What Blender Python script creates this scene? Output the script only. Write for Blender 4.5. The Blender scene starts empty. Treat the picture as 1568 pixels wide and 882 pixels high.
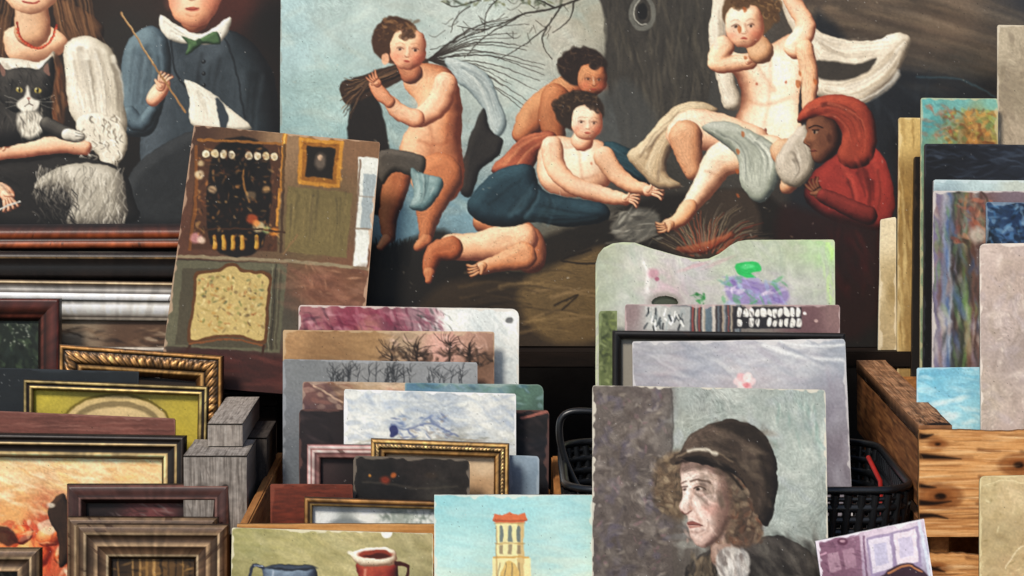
import bpy, math, numpy as np
from mathutils import Vector
F=4000.0; D0=5.0; EYE=1.6; LEAN=.12
GAIN=1.15
def ray_y(py,y0,L):
    q=py/F; return (y0+.6*L-D0*L*q)/(1+L*q)
def PT(px,py,y0,L=LEAN):
    """point on a plane that leans back by L, whose y is y0 at 1 m height"""
    px=np.asarray(px,float); py=np.asarray(py,float)
    y=ray_y(py,y0,L); d=D0+y
    return np.stack([(px-784)/F*d, y+0*px, EYE-py/F*d],-1)
def hx(h):
    if not isinstance(h,str): return np.array(h,'f4')
    h=h.lstrip('#'); return np.array([int(h[i:i+2],16)/255 for i in (0,2,4)],'f4')
def lin(c): 
    c=np.clip(c,0,1); return np.where(c<.04045,c/12.92,((c+.055)/1.055)**2.4)
RG=np.random.default_rng(11)
def resize(a,h,w):
    H,W=a.shape[:2]; y=np.linspace(0,H-1,h); x=np.linspace(0,W-1,w)
    yi=np.minimum(y.astype(int),H-2); xi=np.minimum(x.astype(int),W-2)
    fy=(y-yi)[:,None]; fx=(x-xi)[None,:]
    if a.ndim==3: fy=fy[...,None]; fx=fx[...,None]
    A=a[yi][:,xi];B=a[yi][:,xi+1];C=a[yi+1][:,xi];E=a[yi+1][:,xi+1]
    return (A*(1-fx)+B*fx)*(1-fy)+(C*(1-fx)+E*fx)*fy
def vn(h,w,sx,sy):
    gh=int(h/sy)+3; gw=int(w/sx)+3; g=RG.random((gh,gw)).astype('f4')
    y=np.arange(h)/sy+RG.random()*.9; x=np.arange(w)/sx+RG.random()*.9
    yi=y.astype(int); xi=x.astype(int); fy=y-yi; fx=x-xi
    fy=(fy*fy*(3-2*fy))[:,None]; fx=(fx*fx*(3-2*fx))[None]
    return (g[yi][:,xi]*(1-fx)+g[yi][:,xi+1]*fx)*(1-fy)+(g[yi+1][:,xi]*(1-fx)+g[yi+1][:,xi+1]*fx)*fy
def fbm(h,w,sx,sy=None,o=4):
    sy=sy or sx; r=0; a=1; t=0
    for i in range(o):
        r=r+a*(vn(h,w,max(sx,1),max(sy,1))-.5)*2; t+=a; a*=.6; sx/=2; sy/=2
    return r/t*1.6
def blur(a,n=2):
    for _ in range(n):
        p=np.pad(a,1,mode='edge'); a=(p[:-2,1:-1]+p[2:,1:-1]+p[1:-1,:-2]+p[1:-1,2:]+2*p[1:-1,1:-1])/6
    return a
def boxb(a,k):
    k=max(1,int(k))
    for _ in range(2):
        for ax in (0,1):
            pw=[(0,0),(0,0)]; pw[ax]=(k+1,k); p=np.cumsum(np.pad(a,pw,mode='edge').astype('f8'),axis=ax); n=a.shape[ax]
            a=(np.take(p,range(2*k+1,2*k+1+n),ax)-np.take(p,range(0,n),ax))/(2*k+1)
    return a
def cat(pts,closed=True,n=4):
    P=np.array(pts,float)
    if len(P)<3: return P
    N=len(P); out=[]
    rngi=range(N) if closed else range(N-1)
    for i in rngi:
        if closed: a,b,c,d=P[(i-1)%N],P[i],P[(i+1)%N],P[(i+2)%N]
        else: a,b,c,d=P[max(i-1,0)],P[i],P[i+1],P[min(i+2,N-1)]
        for k in range(n):
            t=k/n
            out.append(.5*((2*b)+(-a+c)*t+(2*a-5*b+4*c-d)*t*t+(-a+3*b-3*c+d)*t**3))
    if not closed: out.append(P[-1])
    return np.array(out)
class Cv:
    def __init__(s,x0,y0,x1,y1,col='808080'):
        s.x0,s.y0=int(math.floor(x0)),int(math.floor(y0)); s.w=int(math.ceil(x1))-s.x0+1; s.h=int(math.ceil(y1))-s.y0+1
        s.C=np.zeros((s.h,s.w,3),'f4')+hx(col)
    def reg(s,a,b,c,d):
        i0=max(0,int(a)-s.x0); i1=min(s.w,int(c)-s.x0+2); j0=max(0,int(b)-s.y0); j1=min(s.h,int(d)-s.y0+2)
        if i1-i0<2 or j1-j0<2: return None
        Y,X=np.mgrid[j0:j1,i0:i1].astype('f4'); return (slice(j0,j1),slice(i0,i1)),X+s.x0,Y+s.y0
    def mix(s,sl,m,col):
        m=m[...,None]; s.C[sl]=s.C[sl]*(1-m)+col*m
    def field(s,pts,p=3.0):
        st=4; h=s.h//st+2; w=s.w//st+2
        Y,X=np.mgrid[0:h,0:w]; X=X*(s.w/(w-1))+s.x0; Y=Y*(s.h/(h-1))+s.y0
        num=0;den=0
        for x,y,c in pts:
            k=1/(((X-x)**2+(Y-y)**2)+60)**(p/2); num=num+k[...,None]*hx(c); den=den+k
        s.C=resize(num/den[...,None],s.h,s.w).astype('f4'); return s
    def sd(s,V,X,Y):
        d=np.full(X.shape,1e9,'f4'); ins=np.zeros(X.shape,bool); n=len(V)
        for i in range(n):
            ax,ay=V[i]; bx,by=V[(i+1)%n]; ex,ey=bx-ax,by-ay; L=ex*ex+ey*ey
            if L<1e-6: continue
            wx=X-ax; wy=Y-ay; t=np.clip((wx*ex+wy*ey)/L,0,1)
            d=np.minimum(d,(wx-t*ex)**2+(wy-t*ey)**2)
            if ay!=by:
                c=((ay>Y)!=(by>Y)); ins^=c&(X<ex*(Y-ay)/ey+ax)
        d=np.sqrt(d); return np.where(ins,-d,d)
    def P(s,pts,col,f=1.2,a=1,sm=True):
        V=cat(pts) if sm else np.array(pts,float); p=f+1
        r=s.reg(V[:,0].min()-p,V[:,1].min()-p,V[:,0].max()+p,V[:,1].max()+p)
        if r is None: return
        sl,X,Y=r; d=s.sd(V,X,Y); s.mix(sl,a*np.clip(.5-d/f,0,1),hx(col))
    def shade(s,sl,d,cols,rad,f,L,a=1,tex=.02):
        lit,mid,dk=[hx(c) for c in cols]
        ds=boxb(d,rad*.16+.6); gy,gx=np.gradient(ds); t=np.clip(-ds/rad,0,1)
        k=1-t; nz=np.sqrt(np.clip(1-k*k,0,1)); l=np.array(L,float); l/=np.linalg.norm(l)
        v=np.clip((gx*k*l[0]+gy*k*l[1]+nz*l[2])*.92+.11,0,1)**1.1; v=v+(tex+.02)*fbm(*d.shape,14,14,2); v=np.clip(v,0,1)[...,None]
        c=np.where(v<.5,dk+(mid-dk)*v*2,mid+(lit-mid)*(v-.5)*2)
        s.mix(sl,a*np.clip(.5-d/f,0,1),c)
    def Fm(s,pts,cols,rad=18,f=1.3,L=(-.45,-.55,.7),a=1,sm=True,tex=.03):
        V=cat(pts) if sm else np.array(pts,float)
        r=s.reg(V[:,0].min()-3,V[:,1].min()-3,V[:,0].max()+3,V[:,1].max()+3)
        if r is None: return
        sl,X,Y=r; s.shade(sl,s.sd(V,X,Y),cols,rad,f,L,a,tex)
    def Lb(s,ch,cols,f=1.3,L=(-.45,-.55,.7),k=None,a=1,tex=.02):
        A=np.array(ch,float)
        r=s.reg((A[:,0]-A[:,2]).min()-3,(A[:,1]-A[:,2]).min()-3,(A[:,0]+A[:,2]).max()+3,(A[:,1]+A[:,2]).max()+3)
        if r is None: return
        sl,X,Y=r; d=np.full(X.shape,1e3,'f4')
        if len(A)>2: A=cat(A,False,3)
        for (ax,ay,ar),(bx,by,br) in zip(A[:-1],A[1:]):
            ex,ey=bx-ax,by-ay; Lq=ex*ex+ey*ey+1e-6
            t=np.clip(((X-ax)*ex+(Y-ay)*ey)/Lq,0,1)
            d=np.minimum(d,np.sqrt((X-ax-t*ex)**2+(Y-ay-t*ey)**2)-(ar+(br-ar)*t))
        s.shade(sl,d,cols,k or A[:,2].mean()*1.0,f,L,a,tex)
    def S(s,pts,w,col,a=1,w1=None,sm=True,f=1.0):
        A=cat(pts,False,4) if (sm and len(pts)>2) else np.array(pts,float); w1=w if w1 is None else w1
        m=max(w,w1)+2+f; r=s.reg(A[:,0].min()-m,A[:,1].min()-m,A[:,0].max()+m,A[:,1].max()+m)
        if r is None: return
        sl,X,Y=r; d=np.full(X.shape,1e3,'f4'); n=len(A)-1
        for i in range(n):
            ax,ay=A[i]; bx,by=A[i+1]; ex,ey=bx-ax,by-ay; Lq=ex*ex+ey*ey+1e-6
            t=np.clip(((X-ax)*ex+(Y-ay)*ey)/Lq,0,1)
            d=np.minimum(d,np.sqrt((X-ax-t*ex)**2+(Y-ay-t*ey)**2)-(w+(w1-w)*(i+t)/n)/2)
        s.mix(sl,a*np.clip(.5-d/f,0,1),hx(col))
    def FL(s,A,B,n,cols,a=.5,w=4,f=3):
        """irregular soft folds lying between path A and path B"""
        A=np.array(A,float);B=np.array(B,float)
        for i in range(n):
            t=RG.random(); k=RG.random()*.35; p=A*(1-t)+B*t+RG.normal(0,1.5,A.shape)
            c=cat(p,False,4); m=len(c); c=c[int(m*k):max(int(m*k)+3,int(m*(.65+.35*RG.random())))]
            if len(c)>2: s.S(c,w*(.4+.8*RG.random()),cols[i%len(cols)],a*(.5+.5*RG.random()),.5,sm=False,f=f)
    def E(s,cx,cy,rx,ry,col,a=1,ang=0,f=1.2):
        m=max(rx,ry)+f+1; r=s.reg(cx-m,cy-m,cx+m,cy+m)
        if r is None: return
        sl,X,Y=r; c,q=math.cos(ang),math.sin(ang); u=((X-cx)*c+(Y-cy)*q)/rx; v=(-(X-cx)*q+(Y-cy)*c)/ry
        rr=np.sqrt(u*u+v*v); s.mix(sl,a*np.clip(.5-(rr-1)*min(rx,ry)/f,0,1),hx(col))
    def Dd(s,box,n,cols,ln=8,wd=2,ang=0,ja=.5,a=.6,jc=.04,f=1.6):
        x0,y0,x1,y1=box
        for i in range(n):
            x=x0+RG.random()*(x1-x0); y=y0+RG.random()*(y1-y0)
            c=hx(cols[RG.integers(len(cols))])+ (RG.random()-.5)*jc*2
            s.E(x,y,ln*(.5+RG.random())/2,wd*(.5+RG.random())/2,np.clip(c,0,1),a*(.5+.5*RG.random()),ang+(RG.random()-.5)*2*ja,f)
    def mot(s,sc,amt,o=4,sy=None):
        n=fbm(s.h,s.w,sc,sy,o)[...,None]; s.C=s.C*(1+amt*n)
    def warp(s,amp=1.5,sc=7):
        dx=fbm(s.h,s.w,sc,sc,2)*amp; dy=fbm(s.h,s.w,sc,sc,2)*amp
        Y,X=np.mgrid[0:s.h,0:s.w]; x=np.clip(X+dx,0,s.w-1.01); y=np.clip(Y+dy,0,s.h-1.01)
        xi=x.astype(int); yi=y.astype(int); fx=(x-xi)[...,None]; fy=(y-yi)[...,None]
        xi1=np.minimum(xi+1,s.w-1); yi1=np.minimum(yi+1,s.h-1); C=s.C
        s.C=((C[yi,xi]*(1-fx)+C[yi,xi1]*fx)*(1-fy)+(C[yi1,xi]*(1-fx)+C[yi1,xi1]*fx)*fy).astype('f4')
    def oil(s,L=3,amt=.06,mixc=.2,wid=1.5,ja=.2):
        """faint brush marks that follow the painted forms; they come and go over the surface"""
        lum=boxb(s.C.mean(2),1); gy,gx=np.gradient(lum); k=6
        a,b,c=boxb(gx*gx,k)+1e-7,boxb(gx*gy,k),boxb(gy*gy,k)+1e-7
        th=.5*np.arctan2(2*b,a-c)+math.pi/2+ja*fbm(s.h,s.w,60,60,2); tx,ty=np.cos(th),np.sin(th)
        Y,X=np.mgrid[0:s.h,0:s.w]; nz=vn(s.h,s.w,wid,wid)+.8*RG.random((s.h,s.w)); acc=0; cc=0; nc=0
        for t in range(-L,L+1):
            xi=np.clip((X+t*tx+.5).astype(int),0,s.w-1); yi=np.clip((Y+t*ty+.5).astype(int),0,s.h-1); acc=acc+nz[yi,xi]
            if abs(t)<=1: cc=cc+s.C[yi,xi]; nc+=1
        acc=acc-acc.mean(); acc=acc/(acc.std()+1e-6)*np.clip(.55+.7*fbm(s.h,s.w,70,70,2),.15,1.3); s.C=s.C*(1-mixc)+cc/nc*mixc
        s.C=s.C*(1+.28*amt*acc[...,None])
    def crack(s,a=.3,sc=22):
        n=np.abs(fbm(s.h,s.w,sc,sc,3)); m=np.clip(1-n/.016,0,1)*np.clip(fbm(s.h,s.w,90,90,2)+.1,0,1)*a; s.C=s.C*(1-m[...,None])+hx('3a3028')*m[...,None]
    def sharp(s,k=.5):
        b=np.stack([blur(s.C[...,i],4) for i in range(3)],-1); s.C=np.clip(s.C+k*(s.C-b),0,1)
    def fin(s,m1=.04,grain=.02,wp=1.2,age=True,oil=.055,sat=1.0,warm=1,con=.2):
        s.warp(wp*.75,10); s.oil(3,oil); s.mot(60,m1,3); s.mot(2.5,grain,1)
        if age:
            sp=(RG.random((s.h,s.w))>.9994)[...,None]; s.C=np.where(sp,s.C*.4+.45,s.C)
            sp=(RG.random((s.h,s.w))>.9992)[...,None]; s.C=np.where(sp,s.C*.5,s.C)
        s.sharp(.55); s.C=np.clip(s.C,0,1); l=s.C.mean(2,keepdims=True); s.C=l+(s.C-l)*sat
        s.C=s.C+con*s.C*(1-s.C)*(2*s.C-1); s.C=s.C*np.array([1+.008*warm,1,1-.03*warm],'f4'); s.C=np.clip(s.C,0,1); return s
    def wood(s,base,dark,lite,hor=True,knots=()):
        s.C[:]=hx(base)
        a=(90,5) if hor else (5,90); b=(60,1.6) if hor else (1.6,60)
        n=fbm(s.h,s.w,a[0],a[1],4)[...,None]; s.C=s.C*(1-np.clip(n,0,1)*.7)+hx(dark)*np.clip(n,0,1)*.7
        n=fbm(s.h,s.w,b[0],b[1],2)[...,None]; m=np.clip(n,0,1)*.55; s.C=s.C*(1-m)+hx(lite)*m
        m=np.clip(-n-.3,0,1)*.8; s.C=s.C*(1-m)+hx(dark)*m
        return s
    def samp(s,px,py):
        x=np.clip(px-s.x0,0,s.w-1.01); y=np.clip(py-s.y0,0,s.h-1.01); xi=x.astype(int); yi=y.astype(int); fx=(x-xi)[...,None]; fy=(y-yi)[...,None]; C=s.C
        return (C[yi,xi]*(1-fx)+C[yi,xi+1]*fx)*(1-fy)+(C[yi+1,xi]*(1-fx)+C[yi+1,xi+1]*fx)*fy

# ------------------------------------------------------------ materials
def node_mat(name,rough=.55,metal=0,bump=.25,spec=.3,attr=True,base='808080',base2=None,stretch=(1,1,1),nsc=30,var=.06):
    m=bpy.data.materials.new(name); m.use_nodes=True; N=m.node_tree.nodes; Lk=m.node_tree.links
    b=N['Principled BSDF']; b.inputs['Roughness'].default_value=rough; b.inputs['Metallic'].default_value=metal
    b.inputs['Specular IOR Level'].default_value=spec
    tc=N.new('ShaderNodeTexCoord'); ns=N.new('ShaderNodeTexNoise'); ns.inputs['Scale'].default_value=180; ns.inputs['Detail'].default_value=1
    Lk.new(tc.outputs['Object'],ns.inputs['Vector'])
    if attr:
        at=N.new('ShaderNodeAttribute'); at.attribute_name='Col'; src=at.outputs['Color']
    else:
        mp=N.new('ShaderNodeMapping'); mp.inputs['Scale'].default_value=stretch; Lk.new(tc.outputs['Object'],mp.inputs['Vector'])
        n2=N.new('ShaderNodeTexNoise'); n2.inputs['Scale'].default_value=nsc; n2.inputs['Detail'].default_value=6; n2.inputs['Roughness'].default_value=.65
        Lk.new(mp.outputs[0],n2.inputs['Vector']); cr=N.new('ShaderNodeValToRGB'); cr.color_ramp.elements[0].position=.32; cr.color_ramp.elements[1].position=.68
        cr.color_ramp.elements[0].color=(*lin(hx(base2 or base)),1); cr.color_ramp.elements[1].color=(*lin(hx(base)),1)
        Lk.new(n2.outputs['Fac'],cr.inputs['Fac']); src=cr.outputs['Color']
    mr=N.new('ShaderNodeMapRange'); mr.inputs['To Min'].default_value=1-var; mr.inputs['To Max'].default_value=1+var; Lk.new(ns.outputs['Fac'],mr.inputs['Value'])
    mx=N.new('ShaderNodeVectorMath'); mx.operation='SCALE'; Lk.new(src,mx.inputs[0]); Lk.new(mr.outputs[0],mx.inputs['Scale'])
    Lk.new(mx.outputs[0],b.inputs['Base Color'])
    bw=N.new('ShaderNodeRGBToBW'); Lk.new(src,bw.inputs[0])
    ad=N.new('ShaderNodeMath'); ad.operation='MULTIPLY_ADD'; ad.inputs[1].default_value=.5; Lk.new(ns.outputs['Fac'],ad.inputs[0]); Lk.new(bw.outputs[0],ad.inputs[2])
    bp=N.new('ShaderNodeBump'); bp.inputs['Strength'].default_value=bump; bp.inputs['Distance'].default_value=.001; Lk.new(ad.outputs[0],bp.inputs['Height']); Lk.new(bp.outputs[0],b.inputs['Normal'])
    return m
M_canvas=node_mat('oil_on_canvas',.45,bump=.12)
M_board=node_mat('oil_on_board',.5,bump=.12)
M_gilt=node_mat('gilt_moulding',.42,metal=.3,bump=.35,spec=.4,var=.2)
M_fwood=node_mat('frame_wood',.4,bump=.25,spec=.4,var=.1)
M_rough=node_mat('rough_wood',.85,bump=.7,spec=.15,var=.12)
M_pine=node_mat('pine_plank',.7,attr=False,base='bd8148',base2='80502a',stretch=(3,.4,5),nsc=22,bump=.4,spec=.2)
M_dark=node_mat('dark_stained_wood',.8,attr=False,base='241a14',base2='120d0a',stretch=(.5,3,3),nsc=12,bump=.4,spec=.15)
M_plast=node_mat('black_plastic',.32,attr=False,base='17191c',base2='0f1012',nsc=40,bump=.1,spec=.5)
M_wall=node_mat('sooty_plaster',.9,attr=False,base='2b2724',base2='1b1816',nsc=6,bump=.4,spec=.1)
M_ground=node_mat('worn_paving',.9,attr=False,base='6a6662',base2='4d4a47',nsc=4,bump=.5,spec=.2)

def mesh_obj(name,V,loops,starts,cols,mat,parent=None,smooth=False):
    V=np.asarray(V,'f8'); c=V.mean(0) 
    me=bpy.data.meshes.new(name); me.vertices.add(len(V)); me.vertices.foreach_set('co',(V-c).astype('f4').ravel())
    me.loops.add(len(loops)); me.loops.foreach_set('vertex_index',np.asarray(loops,'i4'))
    me.polygons.add(len(starts)); me.polygons.foreach_set('loop_start',np.asarray(starts,'i4'))
    me.update(calc_edges=True); me.validate()
    at=me.color_attributes.new('Col','FLOAT_COLOR','POINT'); C=np.ones((len(V),4),'f4'); C[:,:3]=np.minimum(lin(cols)*GAIN,.9); at.data.foreach_set('color',C.ravel())
    if smooth: me.polygons.foreach_set('use_smooth',[True]*len(me.polygons))
    me.materials.append(mat); o=bpy.data.objects.new(name,me); bpy.context.scene.collection.objects.link(o)
    if parent is not None:
        o.parent=parent; o.location=Vector(c)-parent.location
    else: o.location=Vector(c)
    return o
def empty(name,loc):
    e=bpy.data.objects.new(name,None); e.empty_display_size=.05; e.location=Vector([float(v) for v in loc]); bpy.context.scene.collection.objects.link(e); return e
def panel(name,q,y0,cv,step=1.5,th=5,rc=(0,0),prof=None,edge='b9a88c',wear=.5,mat=None,parent=None,hole=None,L=LEAN,P4=None,wob=.6,vis=890):
    """thin board: q= TL,TR,BR,BL; th in mm"""
    q=np.array(q,float); W=(np.linalg.norm(q[1]-q[0])+np.linalg.norm(q[2]-q[3]))/2; H=(np.linalg.norm(q[3]-q[0])+np.linalg.norm(q[2]-q[1]))/2
    nx=max(3,int(W/step))
    ymax=max(q[2][1],q[3][1]); 
    if ymax>vis+20:
        tv=min(.98,max(.05,(vis-min(q[0][1],q[1][1]))/H)); t=np.concatenate([np.linspace(0,tv,max(3,int(H*tv/step))),np.linspace(tv,1,6)[1:]])
    else: t=np.linspace(0,1,max(3,int(H/step)))
    s=np.linspace(0,1,nx); ny=len(t)
    off=np.zeros(nx); dl=s*W; dr=(1-s)*W
    if rc[0]: m=dl<rc[0]; off[m]+=rc[0]-np.sqrt(np.clip(rc[0]**2-(rc[0]-dl[m])**2,0,None))
    if rc[1]: m=dr<rc[1]; off[m]+=rc[1]-np.sqrt(np.clip(rc[1]**2-(rc[1]-dr[m])**2,0,None))
    if prof is not None: off=off+np.interp(q[0][0]+s*(q[1][0]-q[0][0]),[p[0] for p in prof],[p[1] for p in prof])
    off=off+wob*(vn(1,nx,22,1)[0]-.5+ .5*(vn(1,nx,5,1)[0]-.5))
    T=off[None]/H+t[:,None]*(1-off[None]/H); S=np.repeat(s[None],ny,0)
    S=S+ (wob/W)*((vn(ny,1,1,25)-.5)*(1-S)+(vn(ny,1,1,25)-.5)*S)
    bl=lambda A:((A[0]*(1-S)[...,None]+A[1]*S[...,None])*(1-T)[...,None]+(A[3]*(1-S)[...,None]+A[2]*S[...,None])*T[...,None])
    c2=bl(q)
    if P4 is None:
        V=PT(c2[...,0],c2[...,1],y0,L); n=np.array([0,-1,L])
    else:
        A=np.array(P4,float); V=bl(A); n=np.cross(A[3]-A[0],A[1]-A[0])
    n=n/np.linalg.norm(n)
    col=cv.samp(c2[...,0],c2[...,1])
    if wear:
        de=np.minimum(np.minimum(S*W,(1-S)*W),(T*H-off[None])); wn=vn(ny,nx,6,6)*vn(ny,nx,25,25)*9
        m=np.clip(wn-de*.9,0,1)[...,None]*wear; col=col*(1-m)+hx(edge)*m
    idx=np.arange(ny*nx).reshape(ny,nx)
    a=idx[:-1,:-1].ravel();b=idx[:-1,1:].ravel();c=idx[1:,1:].ravel();d=idx[1:,:-1].ravel()
    qd=np.stack([a,d,c,b],1)
    if hole:
        cx=c2.reshape(-1,2)[qd].mean(1); qd=qd[((cx[:,0]-hole[0])/hole[2])**2+((cx[:,1]-hole[1])/hole[3])**2>1]
    per=np.concatenate([idx[0,:-1],idx[:-1,-1],idx[-1,:0:-1],idx[:0:-1,0]]); Np=len(per)
    V=V.reshape(-1,3); B=V[per]-n*th/1000.; R0=V[per]
    base=len(V); r1=np.arange(Np)+base; r2=r1+Np
    side=np.stack([r1,np.roll(r1,-1),np.roll(r2,-1),r2],1)
    Va=np.concatenate([V,R0,B]); ec=hx(edge)[None]*(1+.25*(vn(1,Np,8,1)[0]-.5))[:,None]
    Ca=np.concatenate([col.reshape(-1,3),ec,ec*.75])
    loops=np.concatenate([qd.ravel(),side.ravel(),r2]); starts=np.concatenate([np.arange(len(qd)+Np)*4,[4*(len(qd)+Np)]])
    return mesh_obj(name,Va,loops,starts,np.clip(Ca,0,1),mat or M_board,parent)
def frame(name,q,y0,prof,cv=None,mat=None,orn=None,seg=4,L=LEAN,step=1.5,wearc=.2,picname='painted_canvas'):
    """mitred moulding swept around the outer rectangle; prof: (inset mm, height mm, colour)"""
    q=np.array(q,float); C=np.array([PT(x,y,y0,L) for x,y in q]); n=np.array([0,-1,L]); n/=np.linalg.norm(n)
    par=empty(name,C.mean(0)); W=np.linalg.norm(C[1]-C[0]); H=np.linalg.norm(C[3]-C[0])
    pr=[]
    prof=[(0,-14,prof[0][2])]+list(prof)
    for (a,b) in zip(prof[:-1],prof[1:]):
        k=1 if not(orn and a[0]>=orn[0] and b[0]<=orn[1]) else 7
        for i in range(k): pr.append((a[0]+(b[0]-a[0])*i/k,a[1]+(b[1]-a[1])*i/k,hx(a[2])*(1-i/k)+hx(b[2])*i/k))
    pr.append((prof[-1][0],prof[-1][1],hx(prof[-1][2])))
    D=np.array([p[0] for p in pr])/1000; Hh=np.array([p[1] for p in pr])/1000; Cc=np.array([p[2] for p in pr])
    if (mat or M_gilt) is M_gilt: l=Cc.mean(1,keepdims=True); Cc=(l+(Cc-l)*1.0)*.92
    m=len(pr); Vs=[];Cs=[];Q=[];base=0
    st=[(0,0),(1,0),(1,1),(0,1)]
    for k in range(4):
        A=C[k];B=C[(k+1)%4]; ln=np.linalg.norm(B-A); N=max(2,int(ln*1000/(1.6 if orn else 2.5)))
        def ins(i):
            s0,t0=st[i]; s=np.abs(s0-D/W); t=np.abs(t0-D/H)
            return (C[0]*(1-s)[:,None]+C[1]*s[:,None])*(1-t)[:,None]+(C[3]*(1-s)[:,None]+C[2]*s[:,None])*t[:,None]
        a=ins(k); b=ins((k+1)%4); u=np.linspace(0,1,N+1)
        h=np.repeat(Hh[None],N+1,0); col=np.repeat(Cc[None],N+1,0).copy()
        nz=fbm(N+1,m,1.5,14,3)+.5*fbm(N+1,m,m,3,1)
        if orn:
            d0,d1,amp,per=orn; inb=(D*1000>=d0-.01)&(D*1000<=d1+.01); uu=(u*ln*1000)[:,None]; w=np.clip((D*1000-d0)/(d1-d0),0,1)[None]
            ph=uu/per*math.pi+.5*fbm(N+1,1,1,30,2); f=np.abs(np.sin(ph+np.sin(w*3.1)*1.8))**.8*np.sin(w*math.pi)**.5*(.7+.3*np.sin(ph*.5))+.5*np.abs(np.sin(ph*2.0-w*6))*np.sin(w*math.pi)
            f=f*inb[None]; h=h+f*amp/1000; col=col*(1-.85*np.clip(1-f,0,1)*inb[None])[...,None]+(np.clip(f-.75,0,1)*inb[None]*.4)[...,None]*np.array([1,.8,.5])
        col=col*(1+wearc*nz)[...,None]
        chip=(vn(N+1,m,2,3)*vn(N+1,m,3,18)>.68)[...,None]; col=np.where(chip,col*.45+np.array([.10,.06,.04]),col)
        X=a[None]*(1-u)[:,None,None]+b[None]*u[:,None,None]+n[None,None]*h[...,None]
        idx=np.arange((N+1)*m).reshape(N+1,m)+base
        Q.append(np.stack([idx[:-1,:-1].ravel(),idx[1:,:-1].ravel(),idx[1:,1:].ravel(),idx[:-1,1:].ravel()],1))
        Vs.append(X.reshape(-1,3));Cs.append(col.reshape(-1,3));base+=(N+1)*m
    Q=np.concatenate(Q); mesh_obj('moulding',np.concatenate(Vs),Q.ravel(),np.arange(len(Q))*4,np.clip(np.concatenate(Cs),0,1),mat or M_gilt,par,smooth=bool(orn))
    if cv is not None:
        dd=(D.max()*1000-2)/1000/(D0+y0)*F
        iq=[(q[0][0]+dd,q[0][1]+dd),(q[1][0]-dd,q[1][1]+dd),(q[2][0]-dd,q[2][1]-dd),(q[3][0]+dd,q[3][1]-dd)]
        panel(picname,iq,y0+.005,cv,step=step,th=3,wear=0,mat=M_canvas,parent=par,L=L,wob=0)
    return par
def box(name,x0,x1,y0,y1,z0,z1,mat,parent=None,bev=.0025):
    import bmesh
    c=Vector(((x0+x1)/2,(y0+y1)/2,(z0+z1)/2)); bm=bmesh.new(); bmesh.ops.create_cube(bm,size=1)
    for v in bm.verts: v.co=Vector((v.co.x*(x1-x0),v.co.y*(y1-y0),v.co.z*(z1-z0)))
    bmesh.ops.bevel(bm,geom=bm.edges[:],offset=min(bev,.3*min(x1-x0,y1-y0,z1-z0)),segments=2,affect='EDGES')
    me=bpy.data.meshes.new(name); bm.to_mesh(me); bm.free(); me.materials.append(mat); o=bpy.data.objects.new(name,me)
    bpy.context.scene.collection.objects.link(o); o.location=c-(parent.location if parent else Vector((0,0,0)))
    if parent: o.parent=parent
    return o
def Q(tl,tr,br,bl): return [tl,tr,br,bl]

# ============================================================ painted people helpers
SK=('f8d8bc','d69f80','74402f'); SKB=('cf8e66','9c5a3c','40201a'); SKR=('e6ae8e','bd7e5e','5a3022')
def face(c,cx,cy,s,ang=0,turn=0,sk=SK,lips='a4463a',blush='c4604a',L=(-.5,-.4,.75)):
    ca,sa=math.cos(ang),math.sin(ang)
    def T(u,v): return (cx+s*(u*ca-v*sa),cy+s*(u*sa+v*ca))
    c.Fm([T(*p) for p in [(-.62,-.75),(0,-.95),(.62,-.75),(.8,-.2),(.78,.35),(.42,.8),(0,.92),(-.42,.8),(-.78,.35),(-.8,-.2)]],sk,rad=s*.7,L=L)
    t=turn*.3
    for e in (-1,1):
        x=e*.34*(1-.3*abs(turn)*(e*turn>0))+t
        c.E(*T(x+e*.12,.34),s*.26,s*.22,blush,.42,f=s*.36)
        c.E(*T(x,-.04),s*.22,s*.13,sk[2],.30,ang,f=s*.2)
        c.E(*T(x,0),s*.11,s*.05,'dccab8',.5,ang,f=1); c.E(*T(x+turn*.03,0),s*.06,s*.06,'33201a',.9,f=1.1)
        c.S([T(x-.14,-.04),T(x,-.10),T(x+.14,-.03)],max(.9,s*.035),'4a2a20',.75,f=1.2)
        c.S([T(x-.18,-.24),T(x,-.30),T(x+.18,-.23)],max(1,s*.05),'7a4f3a',.38,f=2)
    c.E(*T(t,-.5),s*.3,s*.2,sk[0],.4,f=s*.3)
    c.S([T(t*.8+.09,-.1),T(t*1.2+.14,.25)],s*.09,sk[2],.28,f=3); c.S([T(t-.02,-.1),T(t*1.2-.02,.22)],s*.08,'ffe8d2',.4,f=2.5)
    c.S([T(t*1.2-.09,.31),T(t*1.2,.34),T(t*1.2+.1,.31)],max(.9,s*.045),sk[2],.6,f=1.4)
    c.E(*T(t*1.1,.53),s*.14,s*.06,lips,.8,ang,f=1.4); c.S([T(t*1.1-.12,.53),T(t*1.1,.55),T(t*1.1+.12,.53)],.9,'6a2620',.6)
    c.E(*T(t,.66),s*.12,s*.04,sk[2],.25,ang,f=3)
def curls(c,cx,cy,rx,ry,cols,n=40,r=4,lo=0,hi=6.28,rim=.4):
    for i in range(n):
        a=lo+(hi-lo)*RG.random(); k=1-rim*RG.random(); x=cx+math.cos(a)*rx*k; y=cy+math.sin(a)*ry*k; q=r*(.7+.7*RG.random())
        b=RG.random()*6; c.E(x,y,q,q*.8,cols[0],.6,b,f=2); c.S([(x+math.cos(b+t)*q*.8,y+math.sin(b+t)*q*.65) for t in (0,.8,1.6,2.4)],max(1.1,q*.4),cols[1+RG.integers(len(cols)-1)],.6,.7,f=1.4)
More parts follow.
